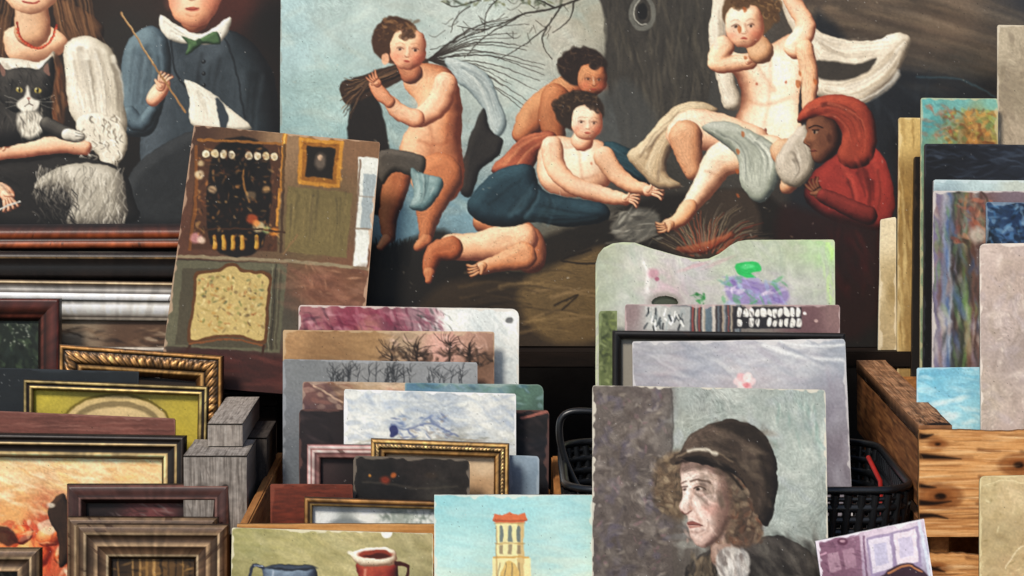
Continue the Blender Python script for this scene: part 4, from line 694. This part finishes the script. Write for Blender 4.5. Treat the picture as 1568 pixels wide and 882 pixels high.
for a in range(6): c.E(1140+9*math.cos(a*1.05),584+7*math.sin(a*1.05),8,6,['f4ccce','e4acb0','f8dedc'][a%3],.8,a,f=3)
c.E(1142,590,5,4,'c46c74',.7,f=3); c.fin(.04,.025,oil=.07)
panel('mountain_and_blossom_painting',Q((968,523),(1294,519),(1306,800),(972,800)),-.52,c,1.4,6,rc=(3,5),edge='dad6d2',wear=.7)
# portrait of a woman in a dark hat
c=Cv(900,580,1282,1110).field([(920,610,'7c756e'),(1000,610,'645a58'),(960,700,'5c544f'),(920,800,'645c58'),(980,860,'504842'),(1060,610,'a0a6a2'),(1120,620,'adb2ac'),(1240,620,'9aa5a0'),(1230,700,'a5ada6'),(1210,780,'a4aba5'),(1240,820,'8a908a'),(1050,650,'92968e'),(1000,800,'59504a'),(1080,1000,'3a322d'),(1250,880,'2a2624')])
c.P([(907,590),(1026,594),(1029,650),(1028,720),(1030,890),(907,890)],'5c534f',3,.7,False)
c.Dd((907,592,1026,890),360,['756c66','4a4340','877e76','5f5a6c','504640','908880'],22,9,.9,1.4,.4,f=4); c.Dd((910,592,1020,890),150,['a09688','3c3636','8a6a70','a8a096'],9,4,.3,1.2,.45,f=2)
c.Dd((1032,596,1265,840),340,['b4bab2','929c96','bec2ba','a0a8a2','86908c','aab0b4'],30,10,.8,1.3,.36,f=4.5); c.Dd((1180,620,1262,700),30,['7c948c','d0d4ca'],22,5,1.3,.6,.4,f=3)
c.S([(1027,594),(1030,650),(1027,700)],2.5,'3f3836',.7,f=3)
c.Fm([(1048,890),(1060,862),(1090,840),(1150,825),(1200,822),(1245,850),(1272,885),(1280,1110),(1020,1110)],('4a4440','262220','0e0c0c'),40,L=(-.2,-.7,.5)); c.Dd((1160,830,1265,890),80,['55504a','1a1716','3a3532','6d6860'],34,8,.8,.6,.4,f=4)
c.Fm([(1070,1100),(1062,882),(1085,850),(1105,838),(1098,882)],('6a5c4c','2f2822','100d0b'),12); c.Dd((1055,850,1100,890),50,['8a7c68','1c1815','4f463c'],14,4,1.4,.6,.5,f=2)
c.Lb([(1108,810,24),(1112,850,24)],('bca598','84685a','3a2a24')); c.P([(1098,850),(1120,838),(1148,852),(1138,890),(1105,890)],'b8b4ae',4,.9); c.Dd((1100,842,1142,890),50,['ece8e2','8a8684','ccc4bc','6a605c'],20,5,1.3,.4,.6,f=2)
# hair
c.P([(1042,690),(1014,702),(1000,730),(1004,766),(1022,786),(1046,796),(1052,760),(1046,720)],'62503f',10,.9); c.P([(1085,700),(1130,705),(1165,735),(1172,790),(1158,832),(1120,836),(1104,800),(1100,750)],'54443a',6)
c.Dd((1002,700,1048,788),130,['4c4036','8c7a64','a4937a','3a322a','6e5e4c'],10,6,.9,1.4,.5,f=2); c.Dd((1098,730,1168,832),260,['463a30','8a7660','a8967c','2a221c','5e4e40','6e4a38'],11,6,1.2,1.3,.5,f=2)
# face
c.Fm([(1048,702),(1070,692),(1100,705),(1114,745),(1114,790),(1102,822),(1084,838),(1068,834),(1058,822),(1055,810),(1051,803),(1054,795),(1050,788),(1041,783),(1041,774),(1047,758),(1044,745),(1042,725)],('ecd6ca','c6a89c','644c46'),28,L=(-.5,-.3,.74),tex=.04)
c.Dd((1048,700,1110,828),150,['f2e2d8','cfaea2','b0948a','c0988c','dcc4b8','a08e88','b8a8a0'],13,5,1.1,.9,.36,f=2)
c.P([(1100,720),(1118,745),(1118,800),(1100,828),(1092,795),(1100,760)],'6e564c',10,.7); c.E(1086,780,10,10,'b8766a',.45,f=12); c.P([(1044,702),(1080,692),(1108,712),(1104,730),(1075,718),(1044,724)],'4f3c34',8,.7); c.S([(1086,800),(1082,815),(1070,822)],3,'8a685c',.45,f=4)
c.S([(1058,738),(1070,733),(1088,740)],3.2,'4a3830',.75,f=2); c.S([(1044,741),(1050,738)],2.4,'4a3830',.7,f=1.5)
c.E(1072,747,12,7,'806258',.5,f=5); c.E(1071,749,6,2.2,'c8bcb2',.65); c.E(1068.5,749,2.6,2.6,'261c18',.95); c.S([(1061,748),(1071,744.5),(1082,749)],1.8,'33241e',.9); c.S([(1062,755),(1072,759),(1084,755)],2,'866458',.5,f=2.5); c.E(1048.5,749,2.4,1.8,'2a1e1a',.8); c.S([(1045,746),(1052,745)],1.6,'33241e',.8)
c.S([(1055,745),(1051,760),(1044,775)],4,'f6eae0',.65,f=3); c.S([(1060,750),(1059,768),(1057,780)],5,'987466',.55,f=5); c.S([(1043,783),(1050,787),(1058,783)],2.2,'5f3c34',.8,f=1.6); c.E(1059,779,3.5,3,'b48c7c',.6,f=3); c.S([(1064,784),(1072,795),(1078,806)],3,'9a7668',.5,f=4)
c.P([(1052,800),(1059,798),(1066,799),(1077,803),(1068,804),(1055,804)],'7c4640',1.6,.9); c.P([(1055,805),(1066,805),(1075,804),(1066,809),(1057,809)],'a06a60',2,.85); c.S([(1053,803),(1065,804),(1078,803)],1.1,'42201b',.75); c.S([(1059,815),(1068,817),(1076,813)],3,'8a6a60',.6,f=4); c.E(1072,827,8,5,'dcc2b6',.5,f=6)
c.S([(1084,838),(1100,824),(1114,795)],6,'45342d',.6,f=6)
# hat
c.Fm([(1040,700),(1054,670),(1084,650),(1120,642),(1155,652),(1180,680),(1190,720),(1188,770),(1176,806),(1162,792),(1152,757),(1130,732),(1102,718),(1070,710)],('5e5046','372e28','171211'),36,L=(-.4,-.6,.65)); c.Dd((1075,655,1180,770),130,['54473e','28211d','695b4e','40362f','786a5a'],30,8,.7,.7,.36,f=3.5)
c.P([(1090,650),(1130,645),(1165,662),(1185,700),(1170,692),(1130,668)],'1e1814',9,.7); c.S([(1165,700),(1176,740),(1172,785)],9,'1e1814',.55,f=8)
c.S([(1030,706),(1050,694),(1075,692),(1102,700),(1130,718),(1150,746),(1160,784)],12,'40352d',.9,8,f=3); c.S([(1036,700),(1060,689),(1095,692),(1122,708)],3.5,'8a7a66',.6,2,f=3); c.S([(1054,689),(1076,688),(1096,694)],5,'dcd4c4',.75,f=4); c.S([(1036,709),(1075,704),(1110,720),(1138,750)],4,'191310',.75,f=3)
c.crack(.2,18); c.fin(.05,.035,1.9,oil=.14,warm=.5,con=.24)
panel('portrait_of_woman_in_hat',Q((907,590),(1264,597),(1273,1110),(907,1110)),-.95,c,1.25,6,rc=(4,5),edge='d8d0be',wear=.9)
c=Cv(1240,785,1432,1100).field([(1270,840,'805470'),(1290,870,'644056'),(1340,830,'ccbace'),(1380,820,'d8c8da'),(1405,850,'b4b0cc'),(1330,870,'a894ae'),(1380,880,'4a3040')])
c.P([(1253,833),(1316,820),(1322,890),(1258,890)],'805a70',2,.85,False)
c.P([(1266,848),(1284,844),(1288,872),(1270,878)],'ac8a9c',1.5,.8,False); c.P([(1290,843),(1308,839),(1312,868),(1294,872)],'a48094',1.5,.8,False); c.S([(1256,850),(1264,846)],2.5,'d8a8c0',.7,sm=False); c.E(1290,830,8,5,'5a3048',.9); c.E(1290,829,4,2,'d8b0c0',.7); c.Dd((1255,822,1320,885),40,['b890a8','4a2c40','906c84'],9,2,.2,.8,.5)
c.P([(1326,824),(1406,806),(1412,868),(1334,884)],'9484a8',1.5,.9,False)
c.P([(1330,827),(1362,820),(1368,870),(1336,878)],'d8d0e2',1.5,.9,False); c.P([(1337,834),(1357,830),(1361,862),(1341,867)],'b4b0d0',1.2,.85,False); c.P([(1368,818),(1402,810),(1407,860),(1374,867)],'e6d8e6',1.5,.9,False); c.P([(1375,825),(1396,820),(1400,850),(1379,855)],'c0b8d8',1.2,.85,False); c.S([(1322,822),(1328,890)],3,'6a4a66',.8); c.S([(1408,800),(1424,882)],5,'c8d4e8',.8)
c.P([(1350,890),(1362,872),(1390,862),(1412,872),(1418,890)],'3a2430',2,.95); c.S([(1360,878),(1390,866),(1412,876)],3,'b8784c',.9); c.fin(.04,.03,1.2,oil=.05,sat=.88)
panel('pink_interior_oil_sketch',Q((1249,829),(1415,795),(1460,1090),(1290,1110)),-1.0,c,1.35,12,edge='f0e8ee',wear=.9)

# basket
def tube(name,pts,r,mat,parent,closed=True):
    cu=bpy.data.curves.new(name,'CURVE'); cu.dimensions='3D'; cu.bevel_depth=r; cu.bevel_resolution=2; sp=cu.splines.new('POLY'); sp.points.add(len(pts)-1)
    for p,v in zip(sp.points,pts): p.co=(v[0],v[1],v[2],1)
    sp.use_cyclic_u=closed; o=bpy.data.objects.new(name,cu); bpy.context.scene.collection.objects.link(o)
    dg=bpy.context.evaluated_depsgraph_get(); me=bpy.data.meshes.new_from_object(o.evaluated_get(dg)); bpy.data.objects.remove(o); me.materials.clear(); me.materials.append(mat)
    m=bpy.data.objects.new(name,me); bpy.context.scene.collection.objects.link(m)
    for pl in me.polygons: pl.use_smooth=True
    if parent: m.parent=parent; m.location=-parent.location
    return m
bk=empty('black_plastic_basket',(.36,-.62,.66))
def rr(x0,x1,y0,y1,r,z,n=8):
    P=[]
    for cx,cy,a0 in [(x1-r,y1-r,0),(x0+r,y1-r,90),(x0+r,y0+r,180),(x1-r,y0+r,270)]:
        for i in range(n+1): a=math.radians(a0+90*i/n); P.append((cx+r*math.cos(a),cy+r*math.sin(a),z))
    return P
X0,X1,Y0,Y1=.085,.636,-.88,-.42
zs=[(.826,0,.0065),(.812,.001,.004),(.798,.003,.0075),(.778,.006,.0075),(.758,.009,.0075),(.738,.012,.0075),(.718,.015,.0075),(.698,.018,.007),(.65,.02,.006),(.60,.024,.006),(.55,.028,.006),(.515,.03,.006)]
for z,i,r in zs: tube('rim' if i==0 else 'horizontal_band',rr(X0+i,X1-i,Y0+i,Y1-i,.07,z),r,M_plast,bk)
top=rr(X0,X1,Y0,Y1,.07,.82,8); bot=rr(X0+.03,X1-.03,Y0+.03,Y1-.03,.07,.515,8)
def resamp(P,n):
    P=np.array(P+[P[0]]); d=np.r_[0,np.cumsum(np.linalg.norm(np.diff(P,axis=0),axis=1))]; u=np.linspace(0,d[-1],n,endpoint=False); return np.stack([np.interp(u,d,P[:,k]) for k in range(3)],1)
for a,b in zip(resamp(top,90),resamp(bot,90)): tube('vertical_slat',[a,b],.0075,M_plast,bk,False)
box('floor',X0+.04,X1-.04,Y0+.04,Y1-.04,.503,.51,M_plast,bk)
hp=cat([(925,633),(900,630),(874,631),(859,642),(857,668),(864,700),(876,730),(888,750),(905,758)],False,4)
tube('handle',[((x-784)/F*4.36,-.64,EYE-y/F*4.36) for x,y in hp],.006,M_plast,bk,False)
tube('red_cable',[(.60,-.60,.83),(.612,-.66,.80),(.605,-.72,.78),(.60,-.78,.75)],.004,node_mat('red_rubber',.5,attr=False,base='a8241c',base2='7a1812'),bk,False)

# ============================================================ right-hand rough crate
rc_=empty('rough_wooden_crate',(1.0,-.5,.8))
c=Cv(0,0,90,700).wood('8f6648','402819','c49a74',False); c.Dd((0,560,90,700),60,['1c110b','2a190f','5a3a24'],26,5,1.5,.4,.7); c.Dd((0,0,90,700),110,['d4b08a','32200f','a87c54','20140c'],50,3,1.55,.1,.5); c.E(60,692,34,18,'120b08',.9,f=8); c.mot(20,.2); c.C=np.clip(c.C,0,1)
panel('rail_top',[(0,0),(90,0),(90,700),(0,700)],0,c,2,22,P4=[(.641,-.14,.93),(.694,-.14,.93),(.694,-.885,.93),(.641,-.885,.93)],edge='8a6040',wear=.5,mat=M_rough,parent=rc_,wob=4)
def plank_side(z1,z0,xx,nm,col=('b0703c','5a3018','d89a60')):
    cc=Cv(0,0,700,100).wood(*col); cc.Dd((0,0,700,100),30,['1c0f08','2a180c'],50,8,.1,.3,.4,f=5); cc.C=np.clip(cc.C,0,1)
    panel(nm,[(0,0),(700,0),(700,100),(0,100)],0,cc,3,14,P4=[(xx,-.14,z1),(xx,-.885,z1),(xx,-.885,z0),(xx,-.14,z0)],edge='7a5030',mat=M_rough,parent=rc_,wob=2)
plank_side(.905,.80,.642,'left_upper_plank',('7a4c2a','402212','b07a46')); plank_side(.78,.68,.642,'left_lower_plank',('6a4024','341c10','a06c3c')); plank_side(.655,.52,.642,'left_bottom_plank')
for yy in (-.86,-.18): box('corner_post',.658,.69,yy-.015,yy+.015,.50,.903,M_pine,rc_)
def plank_front(py0,py1,x0,x1,nm,marks=True):
    cc=Cv(1400,py0-5,1900,py1+5).wood('d49a5e','945a2e','f0c690')
    if marks:
        for x,y,r in [(1440,py0+(py1-py0)*.62,9),(1560,py0+52,8),(1436,py0+20,4)]:
            for k in (4,3,2,1): cc.E(x,y,r*k*1.0,r*k*.55,['6a381a','a06030'][k%2],.55,f=5)
            cc.E(x,y,r,r*.6,'140a05',.95,f=3)
        cc.Dd((1402,py0,1580,py1),90,['7a4422','ffe0b0','a86a38','5a3014'],60,2,0,.06,.55)
        n=5 if py1-py0>120 else 4
        for i in range(n):
            y=py0+5+(py1-py0-10)*(i+RG.random()*.8)/n; l=22+65*RG.random(); w=5+9*RG.random(); cc.S([(1404,y),(1404+l*.5,y+RG.random()*5-2),(1404+l,y+RG.random()*8-2)],w+6,'6a3a1c',.5,2,f=7); cc.S([(1400,y),(1404+l*.4,y+RG.random()*6-3),(1404+l*.8,y+RG.random()*8-3)],w,'140a06',.95,1,f=3)
        for i in range(8): x=1480+RG.random()*100; y=py0+RG.random()*(py1-py0); cc.S([(x,y),(x+16,y+2),(x+34,y+3)],5,'4a2612',.5,1,f=4)
    cc.C=np.clip(cc.C,0,1); d=4.1; Z=lambda py:EYE-py*d/F; X=lambda px:(px-784)*d/F
    panel(nm,[(x0,py0),(x1,py0),(x1,py1),(x0,py1)],0,cc,1.6,16,P4=[(X(x0),-.9,Z(py0)),(X(x1),-.9,Z(py0)),(X(x1),-.9,Z(py1)),(X(x0),-.9,Z(py1))],edge='b47c48',wear=.3,mat=M_rough,parent=rc_,wob=4)
plank_front(660,822,1408,1850,'front_upper_plank'); plank_front(850,960,1408,1850,'front_lower_plank'); plank_front(985,1060,1408,1850,'front_bottom_plank',False)
box('right_side',1.04,1.06,-.88,-.14,.50,.93,M_pine,rc_); box('floor',.66,1.04,-.88,-.14,.49,.50,M_pine,rc_); box('back_side',.66,1.04,-.155,-.141,.50,.90,M_pine,rc_)

def mk(nm,q,y0,fld,dabs=(),step=1.45,th=6,rc=(3,3),edge='c8b8a0',wear=.6,extra=None,mt=.05,sat=.9):
    q=np.array(q,float); c=Cv(q[:,0].min()-4,q[:,1].min()-4,q[:,0].max()+4,q[:,1].max()+4).field(fld)
    for d in dabs: c.Dd(*d)
    if extra: extra(c)
    c.fin(mt,.03,1.8,oil=.08,sat=sat); return panel(nm,q,y0,c,step,th,rc=rc,edge=edge,wear=wear)
mk('yellowed_canvas_board',Q((1376,180),(1640,182),(1640,800),(1372,800)),-.10,[(1380,200,'c8aa6c'),(1392,300,'a88548'),(1388,450,'9c7e4c'),(1400,300,'6d5430'),(1500,300,'5a4a30')],[((1376,182,1400,560),40,['dcc48a','7a5c30','bc9a56'],50,4,1.5,.05,.4)],th=9,edge='e4d0a0')
mk('pale_edged_board',Q((1348,336),(1372,332),(1374,800),(1340,800)),-.08,[(1352,350,'dccdac'),(1350,450,'d2c09c'),(1350,540,'ae9a76'),(1365,450,'907a50')],th=10,edge='f0e4c8')
mk('dark_gap_board',Q((1400,240),(1640,240),(1640,800),(1392,800)),-.13,[(1400,300,'14100e'),(1420,500,'1a1512'),(1600,400,'171310')],th=12,edge='3a2c20')  # near-black sheet: the shaded gap between the boards, put in as colour
mk('beige_primed_board',Q((1527,38),(1660,40),(1660,700),(1528,700)),-.16,[(1540,60,'ac9e88'),(1560,150,'948671'),(1540,200,'a49480')],[((1528,40,1600,225),80,['baac94','8e806c','807262'],24,8,1,1,.36)],edge='e4d8c0')
mk('autumn_bouquet_oil_sketch',Q((1410,150),(1528,151),(1530,700),(1408,700)),-.19,[(1420,160,'5aa0a0'),(1470,155,'68a6a4'),(1520,160,'78b4aa'),(1420,190,'4c9094'),(1440,215,'769070'),(1490,190,'a0703a'),(1515,180,'909658'),(1500,215,'8c6434')],[((1445,168,1525,222),160,['b87c38','6a5228','9c9c48','c89850','5a7040','704020'],10,5,0,1.5,.65),((1412,155,1460,215),40,['88beb8','4a8288','b4583c'],18,5,.5,1,.4)],edge='d4c094')
mk('black_glazed_board',Q((1416,220),(1640,222),(1640,720),(1412,720)),-.23,[(1420,240,'14151a'),(1500,235,'1a1c24'),(1560,260,'20242e'),(1420,400,'0f0e10')],[((1420,224,1600,275),90,['2c3442','0c0d10','3a4454'],24,3,0,.4,.6)],th=9,edge='3a3c44')
mk('pale_blue_edged_canvas',Q((1430,275),(1640,277),(1640,740),(1426,740)),-.28,[(1440,280,'a0b8c0'),(1500,280,'acc0c4'),(1560,284,'b4bcb4'),(1440,292,'8496a0')],th=16,edge='ccd8d8')
def strp(c):
    for x0,w,k in [(1436,12,'7c7494'),(1445,8,'a4a8bc'),(1452,10,'4a6694'),(1457,5,'b8c0c8'),(1464,9,'262a2c'),(1472,12,'32382a'),(1481,7,'648048'),(1490,14,'745044'),(1500,12,'5c4440')]:
        pts=[(x0+RG.normal()*2.5,292+k2*54) for k2 in range(6)]; c.S(pts,w,k,.75,f=6)
    c.Dd((1430,296,1505,560),170,['8c86a4','445c88','222424','6c9050','9c7464','c0b8b0','54382f','7a7a80'],30,6,1.5,.3,.5,.05,3); c.Dd((1464,300,1520,372),60,['8a4a3c','b46c50','3a2c24','7a7a68'],16,6,1,1,.6); c.E(1498,360,14,12,'c4baac',.7,f=8)
mk('striped_forest_oil_sketch',Q((1429,292),(1640,293),(1640,760),(1425,760)),-.33,[(1440,400,'6a6480'),(1480,400,'3a3a30'),(1500,340,'74504a'),(1560,300,'766670')],extra=strp,edge='d0c8c0',wear=.9)
mk('dark_blue_oil_sketch',Q((1510,309),(1640,311),(1640,760),(1510,760)),-.38,[(1520,330,'2a466a'),(1550,340,'1c3050'),(1540,360,'3a5a84'),(1515,365,'101820')],[((1512,312,1600,374),110,['0f1a28','3f6c98','7a9cb8','1a2c44'],12,5,.4,1.3,.7)],edge='98a8b4')
def cld(c):
    for x,y,r in [(1440,618,16),(1470,610,12),(1450,640,20),(1486,646,10),(1425,632,8)]: c.E(x,y,r,r*.3,'eef2ee',.5,-.2,f=5)
mk('sky_study_oil_sketch',Q((1404,563),(1503,562),(1505,800),(1404,800)),-.64,[(1420,580,'68aac6'),(1490,575,'74b0cb'),(1420,620,'82bcd1'),(1480,640,'90c6d9'),(1450,650,'acd2dd'),(1415,655,'5c98b7')],[((1406,565,1502,664),80,['94cadd','6ca3c0','d4e9eb'],26,7,.2,.5,.4,.03,3)],extra=cld,edge='c4dce4',sat=.95)
mk('pinkish_primed_board',Q((1500,373),(1660,372),(1660,820),(1503,820)),-.68,[(1510,390,'c0ada6'),(1550,420,'b09d94'),(1520,500,'b8a7a2'),(1560,560,'a2938e'),(1510,620,'b0a194'),(1555,650,'bca8a0')],[((1502,376,1600,664),190,['c8b6ad','9c8c84','d6c8c0','94847c','aea1a6','a8988a'],22,9,1,1.4,.4,.03,4),((1502,376,1600,664),70,['e4d8cc','80726a'],6,2.5,1,1.4,.5)],th=8,rc=(9,0),edge='e4d8ca',wear=.9)
def crk(c):
    c.S([(1505,745),(1540,735),(1568,740)],1,'f0e4b4',.6); c.S([(1540,870),(1555,845),(1570,835)],1.2,'f8ecc8',.7); c.Dd((1502,735,1600,885),40,['807040','ece0b0'],7,1.8,.5,1.5,.5)
mk('ochre_primed_board',Q((1500,729),(1680,727),(1680,1080),(1499,1080)),-.98,[(1510,745,'bea97c'),(1550,760,'c4ac84'),(1520,830,'ae9970'),(1560,870,'b89a70')],[((1502,732,1600,885),110,['ccb88a','a28a5e','bea678'],30,10,1,1.2,.34,.03,4)],th=8,rc=(9,0),edge='e4d8a8',extra=crk,sat=.85)

# ============================================================ setting
box('ground',-30,30,-30,30,-.2,0,M_ground)
box('stall_back_wall',-4,4,.75,.9,0.002,3.4,M_wall)
t=empty('market_table',(0,-.6,.4))
for i in range(6): box('table_plank',-2.0,2.2,-1.15+i*.22,-1.15+i*.22+.214,.445,.478,M_dark,t)
for x in (-1.8,0,2.0):
    for y in (-1.05,.05): box('leg',x,x+.06,y,y+.06,.001,.444,M_dark,t)
b=empty('display_bench',(.5,.2,.9))
box('bench_top',-.30,2.0,-.115,.45,.912,.942,M_dark,b)
for x in (-.28,.6,1.9): box('leg',x,x+.05,.1,.15,.48,.911,M_dark,b)
b=empty('display_shelf',(-.9,.3,1.1))
box('shelf_top',-2.0,-.33,.06,.45,1.07,1.10,M_dark,b)
for x in (-1.95,-.40): box('leg',x,x+.05,.1,.15,.48,1.069,M_dark,b)
b=empty('wooden_display_box',(-.8,0,.66))
box('top',-1.3,-.44,-.115,.045,.84,.862,M_dark,b)
box('front',-1.3,-.44,-.115,-.095,.48,.838,M_dark,b); box('left_end',-1.3,-1.28,-.09,.045,.48,.838,M_dark,b); box('right_end',-.46,-.44,-.09,.045,.48,.838,M_dark,b)

# ============================================================ camera, light
cam=bpy.data.cameras.new('camera'); co=bpy.data.objects.new('camera',cam); bpy.context.scene.collection.objects.link(co)
co.location=(0,-D0,EYE); co.rotation_euler=(math.radians(90),0,0); cam.sensor_width=36; cam.lens=F/1568*36; cam.shift_y=-441/1568; cam.clip_end=200; bpy.context.scene.camera=co
w=bpy.data.worlds.new('World'); bpy.context.scene.world=w; w.use_nodes=True; N=w.node_tree.nodes; sk=N.new('ShaderNodeTexSky'); sk.sky_type='NISHITA'; sk.sun_disc=False
el,az=math.radians(46),math.radians(208); sk.sun_elevation=el; sk.sun_rotation=az; w.node_tree.links.new(sk.outputs[0],N['Background'].inputs[0]); N['Background'].inputs[1].default_value=.11
sd=Vector((math.sin(az)*math.cos(el),math.cos(az)*math.cos(el),math.sin(el)))
sl=bpy.data.lights.new('sun','SUN'); sl.energy=3.1; sl.angle=math.radians(12); sl.color=(1,.925,.82); so=bpy.data.objects.new('sun',sl); bpy.context.scene.collection.objects.link(so); so.rotation_euler=sd.to_track_quat('Z','Y').to_euler(); so.location=sd*8
v=bpy.context.scene.view_settings; v.view_transform='Standard'; v.look='None'; v.exposure=0
